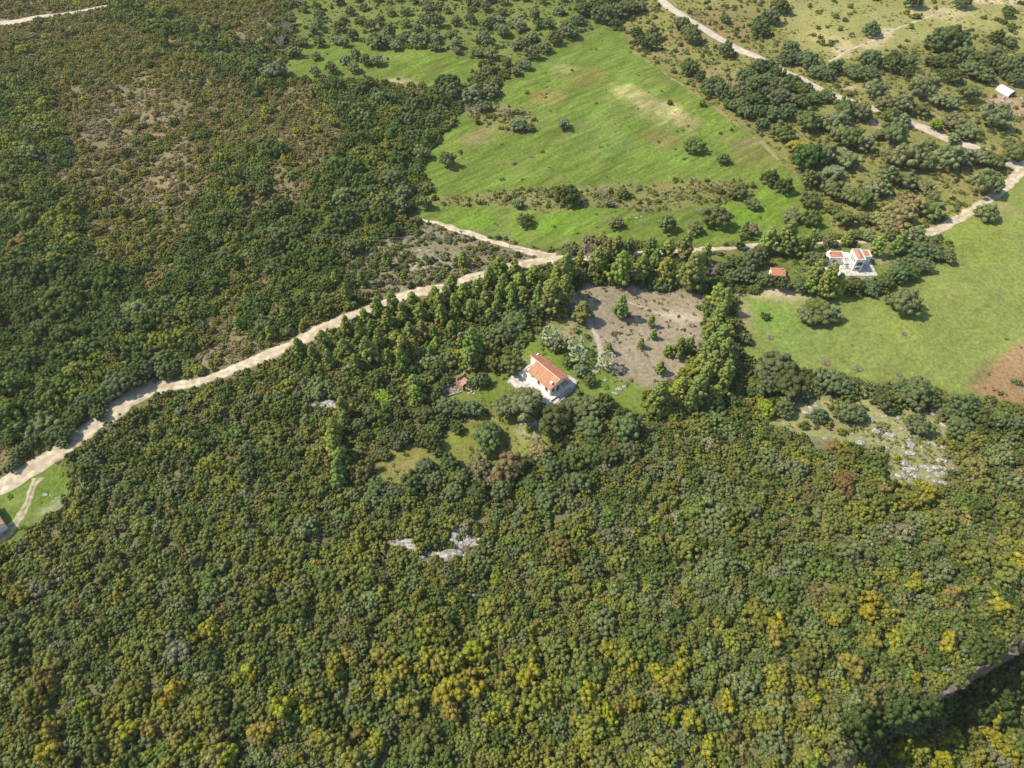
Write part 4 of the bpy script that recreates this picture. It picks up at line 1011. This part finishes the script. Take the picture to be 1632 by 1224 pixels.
# --- greenhouse tunnel
ga = at(1593.5, 139, 1); gb = at(1614, 150.5, 1)
gl_ = math.hypot(gb[0] - ga[0], gb[1] - ga[1])
gh = empty('greenhouse', (ga[0], ga[1], hz(*ga)), math.atan2(gb[1] - ga[1], gb[0] - ga[0]))
tag(gh, 'white plastic tunnel greenhouse on bare earth at the right edge', 'greenhouse')
mb = MB(); V = []; F = []; n = 14; m = 20
for j in range(m + 1):
    for i in range(n + 1):
        a = math.pi * i / n; r = 1.9 + (.03 if j % 2 else 0)
        V.append((gl_ * j / m, math.cos(a) * r, .3 + math.sin(a) * r))
for j in range(m):
    for i in range(n): F.append((j * (n + 1) + i, j * (n + 1) + i + 1, (j + 1) * (n + 1) + i + 1, (j + 1) * (n + 1) + i))
mb.add(V, F); mb.build('cover', PLASTIC, gh)
mb = MB(); mb.add([V[i] for i in range(n + 1)], [tuple(range(n, -1, -1))]); mb.build('end_panel', PLASTIC, gh)
mb = MB()
for k in range(2):
    X = gl_ * k
    mb.tube([(X, math.cos(math.pi * i / 12) * 1.95, .3 + math.sin(math.pi * i / 12) * 1.95) for i in range(13)], [.05] * 13, 5)
mb.box(0, gl_, -1.95, -1.88, -.4, .35); mb.box(0, gl_, 1.88, 1.95, -.4, .35)
mb.build('frame', METAL, gh)
mb = MB(); mb.box(gl_ - .01, gl_ + .05, -.6, .6, -.1, 1.8); mb.build('door', WOOD, gh)
for i, (px, py) in enumerate([(1600, 158), (1611, 165), (1630, 155)]):
    x, y = at(px, py); t = MB(); t.box(-.5, .5, -1.7, 1.7, -.3, .35)
    o = t.build('garden_bed', noisy('bed_frame', (0.48, 0.42, 0.36), (0.6, 0.54, 0.46), 3)); o.location = (x, y, hz(x, y)); o.rotation_euler = (0, 0, -.75)
    e = MB(); e.box(-.38, .38, -1.58, 1.58, .3, .37); e.build('soil', noisy('bed_soil', (0.08, 0.06, 0.045), (0.14, 0.10, 0.07), 3), o)
    tag(o, ['raised bed nearest below the greenhouse', 'raised bed lowest of the three by the greenhouse', 'raised bed at the frame edge right of the greenhouse'][i], 'raised bed', 'raised beds by the greenhouse')

# --- brick ruin and foundation
rx, ry = at(741, 612)
ruin = empty('brick_ruin', (rx, ry, hz(rx, ry)), .7)
tag(ruin, 'roofless crumbling brick outbuilding in the scrub left of the tiled house', 'ruin')
mb = MB(); g = np.random.default_rng(8)
for a in range(9):
    h1, h2 = g.uniform(1.2, 2.1, 2)
    mb.box(-1.6 + a * .36, -1.6 + a * .36 + .355, 1.45, 1.7, -.3, h1 + .4); mb.box(-1.85, -1.6, -1.6 + a * .34, -1.6 + a * .34 + .335, -.3, h2)
    if a < 6: mb.box(1.64, 1.9, -1.6 + a * .34, -1.6 + a * .34 + .335, -.3, g.uniform(.6, 1.6))
mb.build('walls', BRICK, ruin)
mb = MB(); mb.box(-1.58, .9, -.9, 1.43, 1.1, 1.28); mb.build('roof_slab', BRICK, ruin)
mb = MB()
for k in range(70):
    r = abs(g.normal()) * .9; a = g.uniform(0, 6.3); s = g.uniform(.12, .3)
    x, y, z = -.1 + math.cos(a) * r, -1.9 + math.sin(a) * r, max(0, .7 - r * .4)
    mb.box(x - s, x + s, y - s * .6, y + s * .6, z - .3, z + s * .6)
mb.build('rubble', noisy('rubble', (0.36, 0.24, 0.18), (0.56, 0.46, 0.38), 2.5), ruin)
fx, fy = at(719, 622)
fo = empty('stone_foundation', (fx, fy, hz(fx, fy)), .35)
tag(fo, 'low rectangular foundation walls full of rubble beside the brick ruin', 'foundation')
mb = MB(); mb.box(-2.3, 2.3, 1.5, 1.75, -.3, .6); mb.box(-2.3, 2.3, -1.75, -1.5, -.3, .35); mb.box(-2.3, -2.05, -1.5, 1.5, -.3, .5); mb.build('walls', ROCK, fo)
mb = MB()
for k in range(90):
    s = g.uniform(.08, .25); x, y = g.uniform(-1.9, 2.1), g.uniform(-1.4, 1.2)
    mb.box(x - s, x + s, y - s * .7, y + s * .7, -.2, s * .9)
mb.build('rubble', noisy('mixed_rubble', (0.13, 0.10, 0.085), (0.34, 0.29, 0.26), 3), fo)

# --- house cut by the left edge
hx, hy = at(-16, 838)
lh = empty('edge_house', (hx, hy, hz(hx, hy)), -.75)
tag(lh, 'house with weathered brown roof cut off by the left edge', 'house')
mb = MB(); mb.box(-4, 4, -2.6, 2.6, -.4, 2.6); gable_wall(mb, -4, -2.6, 2.6, 0, 2.6, 2.6, 3.6, .2); gable_wall(mb, 3.8, -2.6, 2.6, 0, 2.6, 2.6, 3.6, .2); mb.build('walls', OFFWHITE, lh)
tiled_slope(-4.3, 4.3, -2.9, 2.55, 0, 3.8).build('roof', TILE, lh); tiled_slope(-4.3, 4.3, 2.9, 2.55, 0, 3.8).build('roof', TILE, lh)
window(lh, 4, 0, 1.0, .9, 1.0, 'x+'); mb = MB(); mb.box(1.0, 1.9, -2.66, -2.603, -.1, 1.95); mb.build('door', WOOD, lh)
mb = MB(); mb.slab([(.5, -4.8, 2.0), (4.2, -4.8, 2.0), (4.2, -2.61, 2.35), (.5, -2.61, 2.35)], .08); mb.build('canopy', WHITE, lh)
for xx in (.7, 4.0):
    mb = MB(); mb.box(xx - .06, xx + .06, -4.7, -4.58, -.3, 1.95); mb.build('canopy_post', METAL, lh)

# --- utility poles and wires
def pole(px, py, h, label):
    x, y = at(px, py); z = hz(x, y); t = empty('utility_pole', (x, y, z)); tag(t, label, 'utility pole', 'utility poles above the dirt road')
    mb = MB(); mb.tube([(0, 0, -.4), (0, 0, h)], [.13, .09], 8); mb.build('post', DEADWOOD, t)
    mb = MB(); mb.box(-.9, .9, -.06, .06, h - .6, h - .48); mb.build('crossarm', METAL, t)
    for k in (-.8, 0, .8):
        mb = MB(); mb.tube([(k, 0, h - .48), (k, 0, h - .3)], [.05, .04], 6); mb.build('insulator', WHITE, t)
    return Vector((x, y, z + h - .35))
a = pole(812, 396, 6.5, 'thin utility pole at the lower edge of the big meadow')
b = pole(507, 399, 6.5, 'utility pole standing among trees on the left hillside')
for k in (-.8, .8):
    mb = MB(); mb.tube([b.lerp(a, i / 14) + Vector((k * .2, k, -2.0 * math.sin(math.pi * i / 14))) for i in range(15)], [.022] * 15, 4)
    o = mb.build('power_line', METAL); tag(o, 'thin power line, %s of the two strung between the poles' % ('upper' if k > 0 else 'lower'), 'power line', 'power lines between the poles')

# --- dead pale trunk, ash spots, boulders
x, y = at(141, 790); mb = MB(); mb.tube([(0, 0, -.3), (-.3, .5, 1.6), (-.8, 1.4, 3.4), (-1.1, 2.2, 4.6)], [.22, .16, .09, .03], 7); mb.tube([(-.5, .9, 2.3), (-.1, 1.6, 3.4)], [.07, .02], 5)
o = mb.build('dead_trunk', DEADWOOD, loc=(x, y, hz(x, y))); tag(o, 'bleached leaning dead trunk in scrub beside the bright green patch', 'dead tree')
for i, (px, py, r, lab) in enumerate([(1228, 538, 1.0, 'small grey ash spot nearest the tall pines in the field'), (1317, 578, 1.25, 'dark ash spot with pale rim near the lower edge of the field'),
                                   (1368, 587, 1.2, 'round pale ash spot, middle of the lower field'), (1432, 597, .8, 'small dark ash spot lowest in the field'),
                                   (1441, 532, .9, 'faint grey ash spot in the middle of the field'), (1358, 550, .55, 'tiny faint ash spot left of the middle of the field')]):
    x, y = at(px, py); g = np.random.default_rng(i); n = 22; V = [(0, 0, .16)]; F = []
    for ring, (rr, zz) in enumerate(((.45, .14), (.8, .10), (1.0, .02))):
        for k in range(n):
            a = 6.2832 * k / n; q = r * rr * g.uniform(.88, 1.12); V.append((math.cos(a) * q, math.sin(a) * q, zz + g.uniform(0, .05)))
    for k in range(n): F.append((0, 1 + k, 1 + (k + 1) % n))
    for ring in range(2):
        for k in range(n):
            a0 = 1 + ring * n; k2 = (k + 1) % n; F.append((a0 + k, a0 + n + k, a0 + n + k2, a0 + k2))
    mb = MB(); mb.add(V, F); o = mb.build('ash_pile', ASH, loc=(x, y, hz(x, y) + .02)); tag(o, lab, 'ash pile', 'ash spots in the pale field')

def rock_mesh(seed, flat_=.3, el=1.8):
    g = np.random.default_rng(seed); v = ICO_V.copy()
    n = np.array([fbm(p[0] * 1.3 + 5 + seed, p[1] * 1.3 + p[2] * 2, seed, 3) for p in v]).ravel()
    v = v * (0.65 + .7 * n)[:, None]
    v = np.round(v * 3.2 + .15 * np.sin(v * 9)) / 3.2 * .6 + v * .4
    v = v * np.array((el, 1, flat_))
    return mesh_np('limestone_rock', v, ICO_F, ROCK)
RM = [rock_mesh(i, .22 + .08 * (i % 4), 1.2 + .5 * (i % 3)) for i in range(7)]
def rock(px, py, s, k, rz):
    x, y = at(px, py); o = bpy.data.objects.new('limestone_rock', RM[k]); COL.objects.link(o)
    o.location = (x, y, hz(x, y) + .08 * s); o.rotation_euler = (0, 0, rz); o.scale = (s, s, s * float(g.uniform(.8, 1.3)))
    REG.append((o, px, py, 'small' if s < .7 else 'mid-sized' if s < 1.4 else 'large', '', 'flat rock' if RM[k] in RM[:4] else 'pale rock', 'rock'))
g = np.random.default_rng(321)
ROCKS = [(645, 868, 42, 9, 22), (680, 884, 18, 14, 12), (735, 858, 18, 22, 24), (768, 864, 26, 8, 14), (742, 886, 24, 10, 20), (875, 808, 10, 14, 9), (530, 645, 30, 12, 10), (485, 678, 34, 14, 5),
         (355, 720, 20, 10, 3), (1300, 655, 44, 10, 14), (1355, 700, 70, 14, 16), (1425, 690, 50, 16, 18), (1458, 715, 50, 24, 24), (1475, 745, 70, 14, 20), (1440, 760, 50, 12, 14), (1380, 665, 60, 12, 12),
         (1500, 760, 20, 8, 6), (1490, 655, 30, 10, 6), (1510, 690, 20, 10, 5), (1340, 730, 30, 10, 5), (845, 672, 12, 14, 8), (985, 620, 14, 6, 7), (968, 605, 8, 5, 4), (780, 430, 40, 8, 8), (700, 400, 50, 16, 8),
         (1020, 345, 14, 14, 9), (95, 800, 22, 10, 8), (895, 950, 60, 30, 4), (700, 955, 70, 30, 5), (1210, 905, 30, 20, 3), (1200, 655, 20, 8, 4), (1370, 65, 60, 20, 3), (800, 590, 6, 8, 4), (835, 573, 6, 6, 5), (1300, 735, 20, 8, 2), (620, 215, 60, 60, 0)]
ROCKC = []
for px, py, rx, ry, n in ROCKS:
    for k in range(n):
        qx, qy = px + g.normal() * rx * .5, py + g.normal() * ry * .5
        s = float(np.clip(g.lognormal(-.8, .5), .22, 1.2)); 
        if px > 1250 and 640 < py: s *= .85
        if 600 < px < 790 and py > 850: s *= 1.3
        if py < 640 or px < 130: s *= .6
        rock(qx, qy, s, int(g.integers(7)), float(g.normal(0, .35)))
    x, y = at(px, py); ppm = project(x, y, 0)[2]; 
    if n > 5: ROCKC.append((x, y, rx / ppm, ry / ppm / .85))

# ------------------------------------------------------------------ scrub: the nearest bushes are things, the rest one mass
PAL = {'olive green': (0.150, 0.150, 0.045), 'deep green': (0.088, 0.108, 0.034), 'grey-green': (0.150, 0.162, 0.078), 'yellowish green': (0.195, 0.182, 0.040),
       'brownish': (0.178, 0.150, 0.062), 'rusty': (0.21, 0.155, 0.055), 'grey twiggy': (0.20, 0.18, 0.125), 'mid green': (0.118, 0.145, 0.042)}
PN = list(PAL)
#                olive deep grey yellow brown rusty twig mid
PALW = {'scrub': [.33, .13, .19, .11, .06, .01, .05, .12], 'lefthill': [.30, .22, .06, .16, .14, .02, .05, .05], 'strip': [.25, .08, .15, .1, .12, .0, .25, .05]}
DENS = {'bank': .30, 'scrub': .97, 'lefthill': .84, 'strip': .8, 'grove': .10, 'right': .17, 'topright': .03, 'meadow': .003, 'garden': .22, 'field': .002, 'brown': .015, 'house': .07,
        'bare': .0, 'clear': .10, 'leftgreen': .01, 'rocky': .34}
BUILT = [(8.5, 118.5, 9.5), (105.5, 165.5, 9.5), (81.3, 160.6, 3.6), (206.5, 277.5, 8), (hx, hy, 6), (rx if 0 else at(741, 612)[0], at(741, 612)[1], 4.2), (fx, fy, 3.6)]
BANDS = [([at(*p) for p in ln], w) for ln, w in (([(-60, 300), (40, 420), (110, 520), (170, 590)], 24), ([(60, 640), (160, 640), (230, 580)], 12), ([(400, 250), (360, 320), (330, 430), (250, 560)], 10),
         ([(470, 360), (560, 355), (640, 300), (690, 200), (730, 150)], 14), ([(30, 150), (70, 230), (20, 300)], 10), ([(560, 145), (620, 170), (600, 250), (540, 320)], 13), ([(200, 20), (330, 60), (430, 130)], 9), ([(420, 400), (500, 440), (440, 500)], 9))]
def scatter(cell, seed, dens_mul, rmin, rmax, x0=-330, x1=330, y0=-6, y1=430):
    g = np.random.default_rng(seed)
    X, Y = np.meshgrid(np.arange(x0, x1, cell), np.arange(y0, y1, cell)); X = X.ravel() + g.uniform(-.5, .5, X.size) * cell; Y = Y.ravel() + g.uniform(-.5, .5, Y.size) * cell
    keep = np.abs(X) < 24 + 0.78 * (Y * math.cos(PITCH) + CAM_H * math.sin(PITCH)); X = X[keep]; Y = Y[keep]
    zi = zone_index(X, Y)
    d = np.array([DENS[k] for k in KEYS])[zi] * dens_mul
    n1 = fbm(X / 22, Y / 22, 301, 3)
    lh_ = zi == KEYS.index('lefthill')
    sw = fbm(X / 48, Y / 34, 611, 3); n1 = n1 + np.clip((sw - .52) * .9, -.1, .2)
    bd = np.full(len(X), 99.)
    for ln, w in BANDS: bd = np.minimum(bd, seg_dist(X, Y, ln) / w)
    d = np.where(lh_ & (bd > 1), d * np.clip(1.4 - np.clip((n1 - .42) * 4.0, 0, .8), 0, 1.1), d)
    for bx, by, rx_, ry_, col, s, tilt in BLOBW:
        q = np.hypot((X - bx) / rx_, (Y - by) / ry_); d = np.where(lh_ & (q < 1.0), d * .42, d)
    for bx, by, rx_, ry_ in ROCKC:
        q = np.hypot((X - bx) / rx_, (Y - by) / ry_); d = np.where((q < .95), d * .12, d)
    k = g.random(X.size) < d; X, Y, zi = X[k], Y[k], zi[k]
    R = rmin + (rmax - rmin) * g.random(X.size) ** 1.6
    R = np.where(zi == KEYS.index('lefthill'), R * .92, R); R = np.where(np.isin(zi, [KEYS.index('strip'), KEYS.index('rocky')]), R * .75, R)
    R = np.where(np.isin(zi, [KEYS.index(k) for k in ('grove', 'right', 'garden', 'meadow', 'clear', 'house', 'bank')]), R * .68, R)
    ld = seg_dist(X, Y, LIP); ok = (road_clear(X, Y) > R * .75 + .2) & ((ld > 2.6) | ((ld > .5) & ~inside(X, Y, RAV)))
    for bx, by, br_ in BUILT: ok &= np.hypot(X - bx, Y - by) > br_ + R * .5
    X, Y, zi, R = X[ok], Y[ok], zi[ok], R[ok]
    # left hill: bands of taller dark green bushes between low brownish scrub
    hill = zi == KEYS.index('lefthill'); db = np.full(len(X), 99.)
    for ln, w in BANDS: db = np.minimum(db, seg_dist(X, Y, ln) / w)
    db = db + (fbm(X / 9, Y / 9, 655, 3) - .5) * 1.2
    R = np.where(hill & (db < 1), R * 1.25, np.where(hill, R * .82, R))
    # patchwise palette
    swathe = fbm(X / 48, Y / 34, 611, 3)
    pn = fbm(X / 16, Y / 16, 401, 3); idx = np.zeros(len(X), int)
    for zk in range(len(KEYS)):
        m = zi == zk; w = np.array(PALW.get(KEYS[zk], PALW['scrub']), float)
        for q in range(4):
            mm = m & (np.clip(((pn - .3) / .4 * 4), 0, 3.99).astype(int) == q)
            ww = w.copy(); ww[[1, 2, 0, 3][q]] *= 3.4; ww[[7, 1, 4, 4][q]] *= 2.0
            for lo, hi, mul in ((0, .42, {1: 2.5, 7: 1.6}), (.42, .54, {}), (.54, 1, {4: 3.2, 3: 1.6, 6: 2.0, 5: 1.5, 1: .4})):
                m3 = mm & (swathe >= lo) & (swathe < hi); w3 = ww.copy()
                if KEYS[zk] == 'lefthill':
                    for kk, vv in mul.items(): w3[kk] *= vv
                    mb_ = m3 & (db < 1); wb = w3.copy(); wb[1] *= 3.5; wb[7] *= 3; wb[2] *= 1.8; wb[[4, 5, 6]] *= .15
                    if mb_.any(): idx[mb_] = g.choice(len(PN), mb_.sum(), p=wb / wb.sum())
                    m3 = m3 & (db >= 1); w3[4] *= 1.5; w3[1] *= .5
                if m3.any(): idx[m3] = g.choice(len(PN), m3.sum(), p=w3 / w3.sum())
    return X, Y, R, idx, g
A1 = scatter(1.8, 900, 1.0, .8, 1.75); A2 = scatter(4.4, 901, .62, 1.7, 3.3); A3 = scatter(1.9, 902, .45, .65, 1.05)
SX, SY, SR, SI = (np.concatenate([A1[q], A2[q], A3[q]]) for q in range(4))
n_small = len(A1[0])
# not inside the open ground right of big meadow etc. for the large layer
zi = zone_index(SX, SY); big = np.arange(len(SX)) >= n_small
ok = ~(big & ~np.isin(zi, [0, KEYS.index('lefthill')])); SX, SY, SR, SI = SX[ok], SY[ok], SR[ok], SI[ok]
# not inside the crowns of the big trees
ta = np.array(TREES); ok = np.ones(len(SX), bool)
for tx, ty, tr in TREES: ok &= np.hypot(SX - tx, SY - ty) > tr * .55
SX, SY, SR, SI = SX[ok], SY[ok], SR[ok], SI[ok]
SZ = height(SX, SY)
dep = SY * math.cos(PITCH) - (SZ + .8 - CAM_H) * math.sin(PITCH)
PXs = 816 + FPX * SX / dep; PYs = 612 - FPX * (SY * math.sin(PITCH) + (SZ + .8 - CAM_H) * math.cos(PITCH)) / dep
size = SR * FPX / dep
vis = (PXs > 8) & (PXs < 1624) & (PYs > 8) & (PYs < 1216)
order = np.argsort(-np.where(vis, size, 0)); ind = order[:300]
tints = np.array([PAL[k] for k in PN])
g = np.random.default_rng(55)
TN = tints[SI] * np.array((1.16, 1.28, 1.02)) * g.uniform(.80, 1.2, len(SI))[:, None] * g.normal(1, .022, (len(SI), 3)).clip(.92, 1.08)
hb = np.full(len(SX), 99.)
for ln, w in BANDS: hb = np.minimum(hb, seg_dist(SX, SY, ln) / w)
hb = hb + (fbm(SX / 9, SY / 9, 655, 3) - .5) * 1.2; hl = zone_index(SX, SY) == KEYS.index('lefthill')
TN[hl & (hb < 1)] *= (.92, 1.0, .92)                 # darker evergreen kinds fill the bands, paler brown heath the ground between
TN[hl & (hb >= 1)] *= (1.24, 1.14, 1.05)
bigger = hl & (hb < 1) & (SR > 1.35); SR = np.where(bigger, SR * 1.25, SR)
ROT = g.uniform(0, 6.283, len(SI)); VI = g.integers(0, 7, len(SI)); VI = np.where((SI == PN.index('grey twiggy')) | (g.random(len(SI)) < .06), 7 + g.integers(0, 3, len(SI)), VI)
ZS = g.uniform(.75, 1.25, len(SI))
PROT = PR['shrub'] + PR['loose'] + PR['thicket']
PBASE = np.array([1.5] * 7 + [1.3] * 3 + [2.2] * 4)
VI = np.where(SR > 1.7, 10 + g.integers(0, 4, len(SI)), VI)
for i in ind:
    o = bpy.data.objects.new('maquis_shrub', PROT[VI[i]]); COL.objects.link(o)
    s = float(SR[i] / PBASE[VI[i]]); o.location = (float(SX[i]), float(SY[i]), float(SZ[i] - .1)); o.rotation_euler = (0, 0, float(ROT[i])); o.scale = (s, s, s * float(ZS[i]))
    o['tint'] = tuple(float(c) for c in TN[i])
    REG.append((o, PXs[i], PYs[i], '', PN[SI[i]], 'bush', 'shrub'))

# instanced mass through a node group
protocol = bpy.data.collections.new('scrub_sources')
for k, me in enumerate(PROT):
    o = bpy.data.objects.new('source_%s' % 'abcdefghijklmnop'[k], me); protocol.objects.link(o)
def stuff(name, X, Y, Z, S, rot, vi, tn, zs, coll):
    me = bpy.data.meshes.new(name); me.vertices.add(len(X))
    me.vertices.foreach_set('co', np.stack([X, Y, Z], 1).astype(np.float32).ravel())
    a = me.attributes.new('siz', 'FLOAT_VECTOR', 'POINT'); a.data.foreach_set('vector', np.stack([S, S, S * zs], 1).astype(np.float32).ravel())
    a = me.attributes.new('rot', 'FLOAT_VECTOR', 'POINT'); a.data.foreach_set('vector', np.stack([rot * 0, rot * 0, rot], 1).astype(np.float32).ravel())
    a = me.attributes.new('pick', 'INT', 'POINT'); a.data.foreach_set('value', vi.astype(np.int32))
    a = me.attributes.new('tint', 'FLOAT_VECTOR', 'POINT'); a.data.foreach_set('vector', tn.astype(np.float32).ravel())
    o = bpy.data.objects.new(name, me); COL.objects.link(o)
    ng = bpy.data.node_groups.new(name, 'GeometryNodeTree')
    ng.interface.new_socket('Geometry', in_out='INPUT', socket_type='NodeSocketGeometry'); ng.interface.new_socket('Geometry', in_out='OUTPUT', socket_type='NodeSocketGeometry')
    N = ng.nodes.new; K = ng.links.new
    gi = N('NodeGroupInput'); go = N('NodeGroupOutput'); m2p = N('GeometryNodeMeshToPoints'); iop = N('GeometryNodeInstanceOnPoints'); ci = N('GeometryNodeCollectionInfo')
    ci.inputs['Collection'].default_value = coll; ci.inputs['Separate Children'].default_value = True; ci.inputs['Reset Children'].default_value = True
    def na(nm, ty):
        q = N('GeometryNodeInputNamedAttribute'); q.data_type = ty; q.inputs['Name'].default_value = nm; return q.outputs['Attribute']
    iop.inputs['Pick Instance'].default_value = True
    K(gi.outputs[0], m2p.inputs[0]); K(m2p.outputs[0], iop.inputs['Points']); K(ci.outputs[0], iop.inputs['Instance'])
    K(na('pick', 'INT'), iop.inputs['Instance Index']); K(na('rot', 'FLOAT_VECTOR'), iop.inputs['Rotation']); K(na('siz', 'FLOAT_VECTOR'), iop.inputs['Scale'])
    K(iop.outputs[0], go.inputs[0])
    md = o.modifiers.new('scatter', 'NODES'); md.node_group = ng
    return o
rest = np.ones(len(SX), bool); rest[ind] = False
o = stuff('scrub', SX[rest], SY[rest], SZ[rest] - .1, SR[rest] / PBASE[VI[rest]], ROT[rest], VI[rest], TN[rest], ZS[rest], protocol)
tag(o, 'dense evergreen Mediterranean scrub covering the slopes on both sides of the road', 'scrub', kind='stuff')
print('SCRUB', len(SX))

# small undergrowth: tufts and seedlings on open ground
def tuft_mesh(seed):
    g = np.random.default_rng(seed)
    return crown_mesh('tuft', [(g.normal() * .25, g.normal() * .25, .1 + g.random() * .15, g.uniform(.12, .25)) for k in range(5)], .16, .8, seed, spread=1.0)
tcol = bpy.data.collections.new('tuft_sources')
for k in range(3):
    q = bpy.data.objects.new('source_%s' % 'abc'[k], tuft_mesh(400 + k)); tcol.objects.link(q)
TD = {'bank': .9, 'scrub': .4, 'lefthill': 1.5, 'strip': .8, 'grove': .25, 'right': .45, 'topright': .16, 'meadow': .012, 'garden': .3, 'field': .003, 'brown': .1, 'house': .2, 'bare': .30, 'clear': .4, 'leftgreen': .06, 'rocky': .5}
TT = {'bank': (.14, .14, .045), 'lefthill': (.17, .145, .062), 'strip': (.19, .16, .10), 'grove': (.10, .15, .03), 'right': (.15, .16, .04), 'topright': (.16, .17, .05), 'meadow': (.11, .16, .03), 'garden': (.11, .15, .03), 'field': (.13, .17, .035),
      'brown': (.22, .13, .06), 'house': (.12, .16, .03), 'bare': (.15, .14, .075), 'clear': (.13, .15, .035), 'leftgreen': (.13, .19, .02), 'rocky': (.14, .16, .045), 'scrub': (.12, .12, .04)}
g = np.random.default_rng(777); cell = 1.25
X, Y = np.meshgrid(np.arange(-320, 320, cell), np.arange(0, 400, cell)); X = X.ravel() + g.uniform(-.6, .6, X.size) * cell; Y = Y.ravel() + g.uniform(-.6, .6, Y.size) * cell
k = (np.abs(X) < 12 + 0.76 * (Y * math.cos(PITCH) + CAM_H * math.sin(PITCH))); X, Y = X[k], Y[k]
zi = zone_index(X, Y); cl = fbm(X / 5, Y / 5, 501, 3)
k = g.random(len(X)) < np.array([TD[q] for q in KEYS])[zi] * np.clip((cl - .3) * 3.2, 0, 1.4); X, Y, zi = X[k], Y[k], zi[k]
k = road_clear(X, Y) > .2
for bx, by, br_ in BUILT: k &= np.hypot(X - bx, Y - by) > br_
X, Y, zi = X[k], Y[k], zi[k]
tn = np.array([TT[q] for q in KEYS])[zi] * g.uniform(.9, 1.7, len(X))[:, None]
o = stuff('undergrowth', X, Y, height(X, Y), g.uniform(.6, 1.5, len(X)) * np.where(zi == KEYS.index('lefthill'), 1.35, 1.0), g.uniform(0, 6.28, len(X)), g.integers(0, 3, len(X)), tn, g.uniform(.4, .9, len(X)), tcol)
tag(o, 'low tufts, weeds and seedlings scattered over the open ground', 'undergrowth', kind='stuff')
print('TUFTS', len(X))

# yellow-flowering spurge bushes: each one a thing
YEL = '''613,1048 561,1048 680,1046 710,1048 682,1015 691,987 682,1081 772,1049 756,1039 808,1007 795,1001 776,1016 845,1053 822,1051 803,1084 838,1082 737,1094 722,1096 623,1094 609,1098 640,1068
654,1126 718,1134 782,1146 873,1098 997,1048 970,1036 1056,1088 1047,1074 937,1105 942,1153 970,1139 1046,862 578,1205 706,1108 807,1119 793,1115 1077,1105 1008,1063 83,1167 87,1061 80,1202 395,1072 533,1070
494,1139 346,1198 364,1212 284,1184 520,1181 540,1184 208,1164 277,1103 336,1004 187,958 230,984 495,1098 187,1181 270,1215 1236,994 1235,1016 1388,956 1379,975 1390,1024 1338,987 1358,1060 1241,1122 1225,1085
1283,1092 1448,1185 1436,1195 1460,1200 1520,1176 1580,1169 1580,1141 1529,1119 1470,1135 1294,1207 1510,1028 1457,934 1623,903 1589,965 1426,1022 1160,1120 1150,1130 1250,1010 1085,1060 1100,1150 1130,1190 1600,1200
1560,1205 1500,1210 690,1040 700,1060 620,1085 635,1060 745,1080 760,1100 730,1060 850,1070 1060,1095 1070,1080 560,1210 600,1190 450,1130 420,1170 1285,1130 1215,1160 1475,790 1460,800'''
g = np.random.default_rng(9)
yl = [(float(a), float(b), 0) for a, b in (w.split(',') for w in YEL.split())]
extra = []
for px, py, _ in yl:
    for k in range(1):
        if g.random() < .6: extra.append((px + g.normal() * 14, py + g.normal() * 9, 1))
for k in range(50): extra.append((g.uniform(10, 1620), min(1216, 1224 - abs(g.normal()) * 120), 2))
for k in range(14): extra.append((g.uniform(60, 440), g.uniform(80, 420), 2))
for px, py, e in yl + extra:
    x, y = at(px, py, 1.2); R = float(g.uniform(1.25, 1.95) * (.68 if e else 1.0))
    if py < 500: R *= .8
    tone, tn = [('yellow', (0.285, 0.275, 0.030)), ('golden', (0.25, 0.222, 0.045)), ('yellow-green', (0.225, 0.235, 0.042))][int(g.choice(3, p=[.42, .18, .4]))]
    if e == 2: tn = tuple(c * .85 for c in tn)
    o = bpy.data.objects.new('flowering_shrub', PR['shrub'][int(g.integers(7))]); COL.objects.link(o)
    o.location = (x, y, hz(x, y) + .75); o.rotation_euler = (0, 0, float(g.uniform(0, 6.28))); s = R / 1.5 * 1.2; o.scale = (s, s * float(g.uniform(.8, 1.1)), s * float(g.uniform(.9, 1.2)))
    o['tint'] = tuple(float(c * g.uniform(.9, 1.1)) for c in tn)
    REG.append((o, px, py, 'small' if R < .95 else '', tone, 'flowering shrub', 'shrub'))
for px, py, c in ((1517, 947, 'orange'), (728, 1020, 'orange'), (80, 869, 'orange'), (1352, 790, 'orange')):
    x, y = at(px, py, 1.5); s = 1.35 if px == 1517 else .8
    o = bpy.data.objects.new('flowering_shrub', PR['shrub'][2]); COL.objects.link(o); o.location = (x, y, hz(x, y) + .5); o.scale = (s, s, s); o['tint'] = TINTS[c]
    REG.append((o, px, py, '', 'orange-tinged', 'flowering shrub', 'shrub'))
write_labels()

# thin pale air volume, added as a veil to lift the dark shadows
mb = MB(); mb.box(-700, 700, -300, 1500, -60, 150)
o = mb.build('added_haze', None); hm = bpy.data.materials.new('added_haze'); hm.use_nodes = True; hn = hm.node_tree
hn.nodes.remove(hn.nodes['Principled BSDF']); pv = hn.nodes.new('ShaderNodeVolumePrincipled')
pv.inputs['Density'].default_value = 0.00008; pv.inputs['Color'].default_value = (0.97, 0.93, 0.84, 1); pv.inputs['Anisotropy'].default_value = 0.2
hn.links.new(pv.outputs[0], hn.nodes['Material Output'].inputs['Volume']); o.data.materials.append(hm); tag(o, 'thin pale veil added over the valley to lift dark shadows', 'added_haze', kind='stuff')
